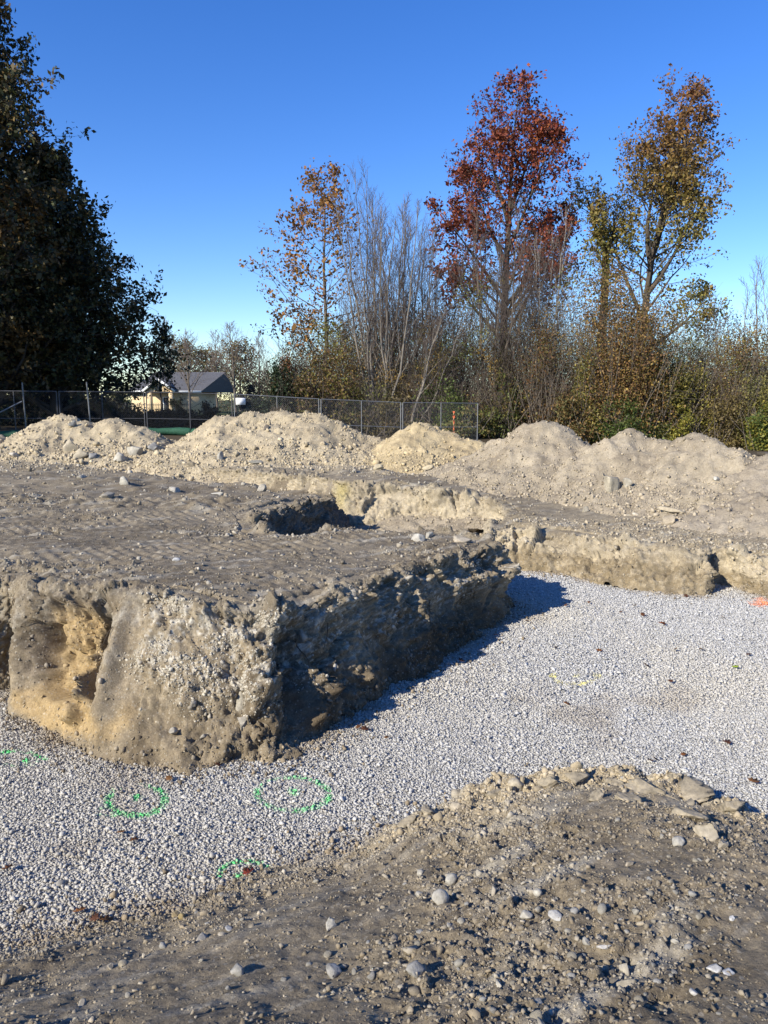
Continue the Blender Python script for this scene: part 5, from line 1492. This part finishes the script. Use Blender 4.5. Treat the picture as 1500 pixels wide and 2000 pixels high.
# bare trees
def bare(px, y, py_top, label, nst, spread, seed, r=.085, twn=9, tint=BARK_L, twt=(.135, .105, .09), single=False, lean=0, dens=1.0, f_low=.18):
    b = gbase(px, y); H = (top_z(py_top, y) - b[2]) * 1.06
    rg = np.random.default_rng(seed); tr = []
    if single:
        tr.append(trunk_line(H, r, (lean, 0), 12, seed, .05, .1))
    for i in range(nst):
        a = 6.28 * i / max(nst, 1) + rg.uniform(-.3, .3)
        sx = math.cos(a) * spread * rg.uniform(.25, 1.0); sy = math.sin(a) * spread * .8 * rg.uniform(.2, 1)
        h = H * rg.uniform(.78, 1.0) * (1 - .12 * abs(sx) / spread)
        t = np.linspace(0, 1, 11)
        k = rg.uniform(.5, .85)
        x_ = sx * t ** k * (1 - .18 * t) + np.cumsum(rg.normal(0, .08, 11)) + lean * t; y_ = sy * t ** k + np.cumsum(rg.normal(0, .05, 11))
        x_ += rg.normal(0, .12); 
        rr = r * rg.uniform(.65, 1.15)
        tr.append((np.stack([x_, y_, h * t - .2], 1), rr * (1 - .84 * t)))
    return tree('bare_tree', label, b, tr, tint, twt,
         [dict(n=int(13 * dens), f0=f_low, f1=.98, ang=.45, len=lambda f: .5 + H * .25 * (1.06 - f), rr=.40, pts=7, wob=.06, up=.09, rmin=.011),
          dict(n=int(9 * dens), f0=.15, f1=1, ang=.5, len=lambda f: .42, rr=.5, pts=4, wob=.08, up=.06, rmin=.0075),
          dict(n=3, f0=.2, f1=1, ang=.5, len=lambda f: .5, rr=.6, pts=3, wob=.08, up=.03, rmin=.005)], None, seed, 'tree', 'leafless trees in front of and among the brush')
bare(742, 42, 335, 'leafless grey tree with many fanned stems right of the orange brown oak', 14, 3.9, 31, .085)
bare(800, 43, 345, 'narrow leafless tree with upright stems between the fanned grey tree and the red oak', 8, 2.4, 32, .08)
bare(798, 41, 560, 'low forked leafless tree leaning right behind the fence corner', 3, 1.0, 33, .08, lean=2.2, f_low=.3)
bare(958, 43, 400, 'thin leafless tree in front of the red oak trunk', 6, 2.4, 34, .07, tint=BARK_M, dens=1.25)
bare(1062, 44, 385, 'leafless tree with a pale whitish trunk right of the red oak', 5, 2.2, 35, .085, tint=(.33, .30, .26), dens=1.25)
bare(1015, 45, 480, 'low leafless tree between the red oak and the whitish trunk', 6, 2.6, 36, .06, tint=BARK_M, dens=1.3)
bare(875, 45, 470, 'leafless sapling clump left of the red oak trunk', 6, 2.6, 37, .055, tint=BARK_M, dens=1.2)
bare(1455, 45, 500, 'leafless tree at the photo edge on the far right', 4, 2.6, 38, .08, tint=BARK_L)
bare(1385, 46, 590, 'low leafless tree between the bronze oak and the photo edge', 5, 2.6, 39, .06)
bare(1535, 44, 480, 'leafless tree just beyond the far right photo edge', 4, 2.2, 40, .08)
bare(690, 45, 560, 'small leafless tree behind the fanned grey tree', 4, 2.0, 41, .05, tint=BARK_M)
# dark forked tree
b = gbase(1168, 47); H = top_z(490, 47) - b[2]
t1_, r1_ = trunk_line(H, .3, (.2, 0), 10, 9, .06, .7)
t2_, r2_ = limb(t1_[-1], np.array((-.62, 0, .62)), 3.4, .18, .03, 7, .10, .0, np.random.default_rng(13))
t3_, r3_ = limb(t1_[-1], np.array((.35, 0, .85)), 2.6, .16, .03, 7, .12, .0, np.random.default_rng(14))
tree('dark_tree', 'dark twisted tree with a black forked trunk between the two tall oaks', b, [(t1_, r1_), (t2_, r2_), (t3_, r3_)], (.04, .034, .028), (.06, .05, .04),
     [dict(n=7, f0=.55, f1=1, ang=.8, len=lambda f: 1.3, rr=.4, pts=6, wob=.16, up=.0, rmin=.016), dict(n=7, f0=.2, f1=1, ang=.7, len=lambda f: .5, rr=.5, pts=4, wob=.15, up=0, rmin=.008), dict(n=4, f0=.2, f1=1, ang=.6, len=lambda f: .5, rr=.6, pts=3, wob=.1, up=0, rmin=.005)],
     dict(n=5, size=.17, pal=[(.05, .05, .018), (.10, .075, .025), (.04, .04, .016)], spread=.16, keep=.5), 42)
# leaning fallen trunk on the right
b = gbase(1440, 41.5)
t1_, r1_ = limb(np.array((0, 0, 0.2)), np.array((-.82, 0, .55)), 5.2, .11, .03, 9, .05, .02, np.random.default_rng(15))
tree('leaning_tree', 'leafless trunk leaning left across the brush at the far right', b, [(t1_, r1_)], BARK_L, BARK_M,
     [dict(n=9, f0=.3, f1=1, ang=.8, len=lambda f: 1.5, rr=.4, pts=6, wob=.12, up=.02, rmin=.014), dict(n=6, f0=.2, f1=1, ang=.7, len=lambda f: .5, rr=.5, pts=4, wob=.12, up=0, rmin=.008)], None, 43, 'tree')

# big dark trees on the left
def dense_tree(name, label, px, y, H, lenmax, seed, pal, n1=60, leafn=12, size=.26, conic=.75, tr=.4, keep=1.0, f0=.06, mod=None, wob=.10):
    b = gbase(px, y)
    return tree(name, label, b, [trunk_line(H, tr, (0, 0), 12, seed, .05, .05)], BARK_D, (.05, .042, .035),
        [dict(n=n1, f0=f0, f1=.99, ang=1.15, len=lambda f: max(.7, lenmax * (1.0 - f) ** conic), rr=.35, pts=7, wob=wob, up=.03, rmin=.02),
         dict(n=11, f0=.2, f1=1, ang=.8, len=lambda f: .36, rr=.5, pts=4, wob=.14, up=.0, rmin=.01),
         dict(n=3, f0=.2, f1=1, ang=.7, len=lambda f: .5, rr=.6, pts=3, wob=.15, up=-.05, rmin=.006)],
        dict(n=leafn, size=size, pal=pal, spread=.15, keep=keep, mod=mod) if mod else dict(n=leafn, size=size, pal=pal, spread=.15, keep=keep), seed, 'tree', None, M_leafdark)
DK = [(.060, .060, .020), (.044, .050, .018), (.10, .068, .023), (.036, .040, .016)]
def gold(P, c, rg):
    k = np.clip(fbm(P.astype(np.float32), .35, 2, off=5) * 2 + .1, 0, 1)[:, None]
    return P, c * (1 - k * .7) + k * .7 * np.array((.16, .085, .024))
dense_tree('dark_oak', 'huge dark oak cut by the left photo edge', -18, 40, top_z(-120, 40), 6.6, 51, DK, 130, 17, .215, .68, .5, f0=.03, mod=gold)
dense_tree('dark_oak', 'smaller dark oak in front of the huge one, its crown reaching the house', 112, 43, top_z(300, 43), 5.7, 52, DK, 78, 17, .215, .60, .35, f0=.03)
dense_tree('dark_oak', 'dark oak behind the other two, filling the gap under their crowns', 60, 50, top_z(470, 50), 7.5, 56, DK, 56, 16, .28, .35, .35, f0=.02)
dense_tree('dark_oak', 'low dark young oak beside the house gable', 318, 55, top_z(640, 55), 2.0, 53, DK, 24, 6, .18, .5, .10, .5, f0=.35)
# the neighbouring trees that keep the left corner in shade stand outside the picture
dense_tree('shade_oak', 'tall oak left of the photo whose shade falls on the fence', -760, 27.5, 21, 8.0, 54, DK, 36, 4, .6, .5, .5)
dense_tree('shade_oak', 'second tall oak left of the photo shading the dark trees', -560, 34, 20.5, 8.0, 55, DK, 36, 4, .6, .5, .5)

# trees far behind the house
def far_tree(px, y, py_top, label, kind, seed):
    if kind == 'bare':
        b = gbase(px, y); H = top_z(py_top, y) - b[2]
        tree('bare_tree', label, b, [trunk_line(H, .16, (0, 0), 10, seed, .06, .08)], BARK_M, (.20, .16, .14),
          [dict(n=24, f0=.22, f1=.98, ang=.62, len=lambda f: .5 + 4.2 * (1.02 - f), rr=.4, pts=5, wob=.07, up=.06, rmin=.025), dict(n=8, f0=.15, f1=1, ang=.55, len=lambda f: .45, rr=.5, pts=4, wob=.08, up=.04, rmin=.016),
           dict(n=3, f0=.2, f1=1, ang=.5, len=lambda f: .5, rr=.6, pts=3, wob=.08, up=.03, rmin=.011)], None, seed, 'tree', 'trees beyond the house')
    else:
        b = gbase(px, y); H = top_z(py_top, y) - b[2]
        tree('autumn_tree', label, b, [trunk_line(H, .2, (0, 0), 10, seed, .06, .08)], BARK_M, BARK_M,
          [dict(n=30, f0=.15, f1=.98, ang=.9, len=lambda f: .6 + 4.0 * (1.02 - f) ** .6, rr=.4, pts=5, wob=.1, up=.03, rmin=.02), dict(n=8, f0=.15, f1=1, ang=.7, len=lambda f: .42, rr=.5, pts=3, wob=.1, up=.02, rmin=.012)],
          dict(n=14, size=.3, pal=kind, spread=.35, keep=.9), seed, 'tree', 'trees beyond the house')
OL = [(.13, .11, .035), (.10, .10, .035), (.17, .12, .04)]
far_tree(372, 80, 655, 'leafless tree in front of the grey shingle roof', 'bare', 61)
far_tree(462, 78, 634, 'leafless round crowned tree right of the house', 'bare', 62)
far_tree(322, 92, 625, 'leafless tree behind the house gable', 'bare', 63)
far_tree(425, 100, 650, 'leafless tree behind the right end of the roof', 'bare', 64)
far_tree(505, 95, 655, 'leafless tree at the left edge of the brush', 'bare', 68)
far_tree(360, 105, 672, 'olive leaved tree behind the roof ridge', OL, 65)
far_tree(410, 108, 694, 'small golden leaved tree behind the roof ridge', [(.22, .16, .035), (.16, .13, .035)], 66)
far_tree(470, 104, 680, 'golden olive leaved tree behind the round crowned bare tree', [(.20, .15, .04), (.15, .10, .05), (.12, .11, .04)], 67)

# ------------------------------------------------------------------ shrubs and brush
def shrub(name, label, px, y, py_top, wpx, pal, n, size, seed, stems=24, shape=1.0, stemc=BARK_M, squash=.7, cat='shrub', pb=None, mat=None, solid=False):
    b = np.array(gbase(px, y)); H = top_z(py_top, y) - b[2]; W = wpx * y / 1500 / 2
    rg = np.random.default_rng(seed)
    root = empty(name, b, label, cat)
    st_ = []
    for i in range(stems):
        a = rg.uniform(0, 6.28); k = rg.random() ** .5
        d = np.array((math.cos(a) * k * W * 1.1, math.sin(a) * k * W * squash, H * rg.uniform(.6, .95)))
        L = np.linalg.norm(d)
        st_.append(limb(np.array((rg.normal(0, W * .3), rg.normal(0, W * .2), -.1)), d, L, .025, .006, 6, .10, .02, rg))
    link('stems', bark_mesh('stems', st_, 4, stemc), root)
    P = []
    nb = max(8, n // 130)
    lobes = [(rg.uniform(-.75, .75), rg.uniform(-.6, .6), rg.uniform(.25, 1.0), rg.uniform(.35, .6)) for _ in range(6)] + [(0, 0, .9, .55)]
    if solid: lobes = [(0, 0, 1.0, .95), (-.3, -.2, .8, .7), (.3, -.2, .75, .7), (0, -.3, .55, .95), (0, -.3, .4, 1.0)]
    for i in range(nb):
        lx, ly, lh, lw = lobes[int(rg.integers(0, len(lobes)))]
        k = rg.random() ** .5; a = rg.uniform(0, 6.28)
        z_ = rg.random() ** .8
        c = np.array(((lx + math.cos(a) * k * lw * (1.1 - .6 * z_)) * W, (ly + math.sin(a) * k * lw) * W * squash, z_ * lh * H))
        m = int(n / nb * rg.uniform(.2, 1.8))
        sg = rg.uniform(.10, .22)
        P.append(c + rg.normal(0, 1, (m, 3)) * (W * sg, W * sg, H * .07))
    P = np.concatenate(P); P = P[P[:, 2] > .02]
    o = link('leaves', leaves_mesh('leaves', P, size, pick_cols(len(P), pal, rg, .25), rg, mat or M_leaf, .3, .6), root); o['kind'] = 'stuff'
    return root
GR = [(.080, .115, .026), (.060, .09, .022), (.11, .13, .034)]
YG = [(.24, .225, .04), (.17, .17, .034), (.29, .24, .045)]
OLV = [(.16, .15, .036), (.13, .12, .034), (.21, .17, .042)]
BRN = [(.15, .09, .045), (.12, .075, .043), (.18, .115, .05), (.10, .07, .042)]
shrub('green_shrub', 'bright green shrub behind the rounded grey mound', 1203, 39.5, 770, 105, GR, 5200, .11, 71)
shrub('green_shrub', 'loose green shrub behind the fence corner and the last panel', 870, 40.5, 730, 120, [(.085, .12, .028), (.11, .13, .03), (.06, .085, .022)], 5200, .12, 72)
shrub('green_shrub', 'tall thin yellowish green shrub beside the end of the fence', 985, 41, 720, 90, [(.10, .12, .028), (.13, .12, .03), (.06, .075, .022)], 3200, .12, 73)
shrub('yellow_shrub', 'yellow green leaved shrub behind the smooth cone mound', 1345, 40, 790, 95, YG, 2600, .13, 74)
shrub('yellow_shrub', 'yellow leaved shrub at the far right photo edge', 1490, 38.5, 775, 85, YG + GR, 4200, .13, 75)
shrub('olive_shrub', 'tall olive shrub with yellow leaves beside the vine tangle', 1295, 40.6, 640, 105, OLV + [(.2, .17, .035)], 7000, .13, 76)
shrub('vine_tangle', 'high brown mound of vines topped with orange leaves under the bronze oak', 1205, 40.9, 540, 215, [(.20, .11, .045), (.24, .145, .05), (.16, .09, .045), (.28, .19, .05), (.14, .115, .04)], 30000, .11, 77, 160, 1, BARK_M, .5, 'vine tangle', solid=True)
shrub('vine_clump', 'orange yellow leaved vines on top of the brown tangle', 1240, 41.0, 555, 95, [(.26, .16, .03), (.22, .12, .03), (.16, .08, .03)], 2200, .14, 84, 20, 1, BARK_M, .6, 'vine tangle', solid=True)
shrub('evergreen_shrub', 'dark evergreen shrub at the left end of the brush', 545, 40.5, 690, 95, [(.02, .035, .014), (.028, .045, .016), (.015, .025, .012)], 6500, .12, 78, 20, 1, BARK_D, .8)
shrub('autumn_shrub', 'orange and pale pink leaved shrub above the dark evergreen', 560, 41.6, 640, 95, [(.30, .12, .045), (.34, .24, .19), (.24, .085, .03), (.10, .09, .03)], 2600, .13, 79)
shrub('olive_shrub', 'olive green shrub tangled with brown twigs above the largest mound', 625, 40.8, 680, 120, OLV + BRN, 6000, .12, 80)
shrub('rust_shrub', 'rust and olive leaved shrub tangle below the red oak', 1060, 41, 640, 130, [(.16, .085, .035), (.12, .10, .03), (.10, .06, .03)], 7000, .11, 94, 60)
shrub('olive_shrub', 'dull green brown shrub behind the fanned grey tree', 850, 44, 590, 170, BRN + [(.06, .065, .028)], 9000, .11, 95, 60)
shrub('brown_shrub', 'dull brown leaved shrub at the far right', 1420, 41.6, 640, 150, BRN + OLV, 9000, .12, 81, 60)
shrub('dark_bush', 'dark evergreen bush right of the house corner', 412, 62, 775, 40, [(.018, .026, .012), (.025, .03, .013)], 1800, .16, 82, 10, 1, BARK_D)
shrub('dark_bush', 'dark evergreen bush in front of the tan house wall', 350, 64, 772, 32, [(.018, .026, .012), (.025, .03, .013)], 1500, .16, 83, 10, 1, BARK_D)
shrub('dark_bush', 'added dark bush standing in for tree shade left of the house gable', 228, 76, 762, 70, [(.02, .026, .012), (.03, .032, .014)], 4200, .18, 96, 10, 1, BARK_D)  # bush added in place of the black tree shade over the wall
shrub('dark_bush', 'dark bush between the round crowned bare tree and the fence sign', 480, 58, 742, 60, [(.018, .026, .012), (.03, .03, .013)], 2200, .16, 85, 10, 1, BARK_D)
shrub('olive_shrub', 'olive bush seen through the fence left of the house', 222, 70, 770, 65, [(.10, .09, .03), (.07, .07, .025)], 1800, .16, 86)
shrub('shade_filler', 'added dark foliage standing in for deep shade along the fence under the dark oaks', 300, 47, 800, 560, [(.014, .018, .009), (.018, .02, .010)], 14000, .2, 87, 40, 1, BARK_D, .16)  # dark foliage added to imitate the black shade behind the fence
shrub('shade_filler', 'added dark foliage standing in for deep shade under the huge dark oak', 10, 50, 740, 420, [(.014, .018, .009), (.018, .02, .010)], 16000, .24, 88, 40, 1, BARK_D, .2)  # more added foliage, dark in place of the shade under the oak
for px, y_, pt, w_, pal_, n_, lab in [
    (905, 39.9, 790, 120, [(.10, .11, .03), (.13, .10, .035)], 2600, 'low weedy green shrub behind the last fence panel'),
    (1105, 40, 760, 110, [(.11, .085, .03), (.15, .09, .035), (.08, .08, .03)], 3200, 'low rusty shrub behind the gap between the grey mounds'),
    (1140, 40.4, 700, 90, [(.12, .12, .03), (.16, .13, .035)], 3000, 'thin olive shrub left of the vine tangle foot'),
    (1265, 40, 775, 90, [(.08, .095, .028), (.13, .12, .03)], 2800, 'dull green shrub between the bright green and the yellow green one'),
    (1405, 40.2, 745, 110, [(.10, .075, .035), (.13, .10, .035)], 3400, 'brownish low shrub under the leaning leafless trunk'),
    (1330, 41, 690, 100, [(.20, .165, .035), (.13, .12, .03)], 3600, 'yellowing tall shrub right of the vine tangle'),
    (760, 41, 770, 120, [(.11, .085, .035), (.085, .07, .032)], 3000, 'brown weedy shrub at the foot of the fanned grey tree'),
    (690, 41, 745, 110, [(.10, .09, .03), (.13, .085, .035)], 3000, 'olive brown shrub left of the fanned grey tree'),
    (1450, 40, 700, 90, [(.09, .085, .03), (.14, .12, .035)], 3200, 'tall olive shrub at the far right above the leaning trunk')]:
    shrub('wild_shrub', lab, px, y_, pt, w_, [tuple(1.45 * c_ for c_ in q__) for q__ in pal_], int(n_ * 1.4), .11, 300 + int(px))
# small dry weed on the largest mound
h = hit(545, 803, [B_m['m3']])
if h:
    root = empty('dry_weed', h[0], 'small dry weed clump on the crest of the largest mound', 'weed'); rg = np.random.default_rng(4)
    pl = [limb(np.array((rg.normal(0, .10), rg.normal(0, .04), -.03)), np.array((rg.normal(0, .5), rg.normal(0, .4), 1)), rg.uniform(.1, .26), .006, .002, 4, .2, -.05, rg) for _ in range(60)]
    link('stalks', bark_mesh('stalks', pl, 3, (.16, .13, .10)), root)['kind'] = 'stuff'

# the brush as one mass: criss-crossing stems, twigs and small leaves
def brush(name, label, xr, yr, hfun, nst, nleaf, seed, pal, stem_t, size=.10, rad=.011):
    rg = np.random.default_rng(seed)
    st_ = []
    for i in range(nst):
        x_ = rg.uniform(*xr); y_ = rg.uniform(*yr); h = hfun(x_ / (y_ * .0 + 1), y_)
        if h <= .3: continue
        z0 = float(rg.uniform(-.1, h * .55)) if rg.random() < .55 else -.1
        L = (h - z0) * rg.uniform(.5, 1.0)
        d = np.array((rg.normal(0, .45), rg.normal(0, .3), 1))
        p, r = limb(np.array((x_, y_, z0)), d, L, rad * rg.uniform(.6, 1.6), rad * .35, 6, .16, rg.uniform(-.16, .03), rg)
        st_.append((p, r))
        for k in range(2):
            f = rg.uniform(.2, .95); q, dd = along(p, f)
            st_.append(limb(q, side_dir(dd, rg.uniform(.4, 1.2), rg.uniform(0, 6.28)), L * rg.uniform(.15, .4), rad * .5, rad * .3, 4, .2, -.04, rg))
    V, F = tubes(st_, 3)
    zb = z_base(V[:, 0].astype(np.float64), V[:, 1].astype(np.float64)); V[:, 2] += zb
    C = np.array(stem_t) * np.clip(rg.normal(1, .0, (len(V), 1)), .5, 1.5)
    tone = np.repeat(np.clip(rg.normal(1, .35, len(V) // 3 + 1), .4, 2.2), 3)[:len(V)]
    C = np.array(stem_t) * (1 + .5 * fbm(V, .5, 2))[:, None]
    o = link(name, mesh_np(name, V, F, np.clip(C, .02, .5), True, [M_bark])); tag(o, label, kind='stuff')
    x_ = rg.uniform(*xr, nleaf); y_ = rg.uniform(*yr, nleaf); h = np.array([hfun(a_, b_) for a_, b_ in zip(x_, y_)])
    ok = h > .3; x_, y_, h = x_[ok], y_[ok], h[ok]
    z_ = h * rg.random(len(h)) ** 1.05
    P = np.stack([x_, y_, z_], 1)
    cl = fbm(P.astype(np.float32), .55, 3, off=seed)
    P = P[cl > -.1]; cl = cl[cl > -.1]
    cols = pick_cols(len(P), pal, rg, .3)
    g = np.clip(fbm(P.astype(np.float32), .3, 2, off=seed + 5) * 2.6 - .3, 0, .9)[:, None]
    cols = cols * (1 - g) + g * np.array((.19, .20, .045))
    g2 = np.clip(fbm(P.astype(np.float32), .45, 2, off=seed + 9) * 3 - .7, 0, .9)[:, None]
    cols = cols * (1 - g2) + g2 * np.array((.34, .21, .05))
    g3 = np.clip(fbm(P.astype(np.float32), .35, 2, off=seed + 13) * 3 - .6, 0, .9)[:, None]
    cols = cols * (1 - g3) + g3 * np.array((.05, .045, .026))
    P[:, 2] += z_base(P[:, 0], P[:, 1])
    o = link(name + '_leaves', leaves_mesh(name + '_leaves', P, size, cols, rg, M_leaf, .2, .6)); tag(o, label + ', its small dry leaves', kind='stuff')
def hb(x_, y_):
    px = 750 + 1500 * x_ / y_
    z_top = np.interp(px, [440, 500, 560, 650, 720, 800, 880, 960, 1040, 1120, 1180, 1290, 1350, 1420, 1500, 1650], [0, 1.2, 3.4, 4.6, 4.4, 4.6, 5.0, 5.6, 5.4, 6.0, 6.6, 5.4, 4.6, 4.4, 4.6, 4.6])
    ed = 1.0 if y_ > 43.0 else .40 + .60 * max(0, (y_ - 40.5) / 2.5)
    return 1.5 * z_top * ed * (1 + .18 * math.sin(x_ * 1.7) * math.sin(x_ * .6 + y_))
brush('brush', 'tangled leafless brush and vines behind the fence', (-9, 25), (40.6, 46), hb, 5600, 190000, 91, [(.26, .16, .065), (.20, .125, .06), (.30, .20, .07), (.17, .13, .06), (.24, .21, .06)], (.165, .132, .105))
def hb2(x_, y_):
    px = 750 + 1500 * x_ / y_
    return np.interp(px, [420, 520, 600, 1200, 1550, 1700], [0, 1.8, 7.2, 8.0, 6.4, 6.0]) * (1 + .15 * math.sin(x_ * .9))
brush('rear_brush', 'dense darker brush filling the wood behind', (-12, 34), (48, 56), hb2, 1800, 80000, 92, [(.17, .12, .06), (.14, .12, .05), (.20, .13, .065)], (.16, .13, .11), .11, .014)
def hb3(x_, y_): return 5.0 * (1 + .25 * math.sin(x_ * .31) + .15 * math.sin(x_ * .9))
brush('far_woods', 'far off autumn wood beyond the house and the brush', (-80, 90), (112, 122), hb3, 1200, 50000, 93, [(.14, .12, .055), (.16, .115, .06), (.12, .12, .055)], (.17, .14, .12), .3, .03)
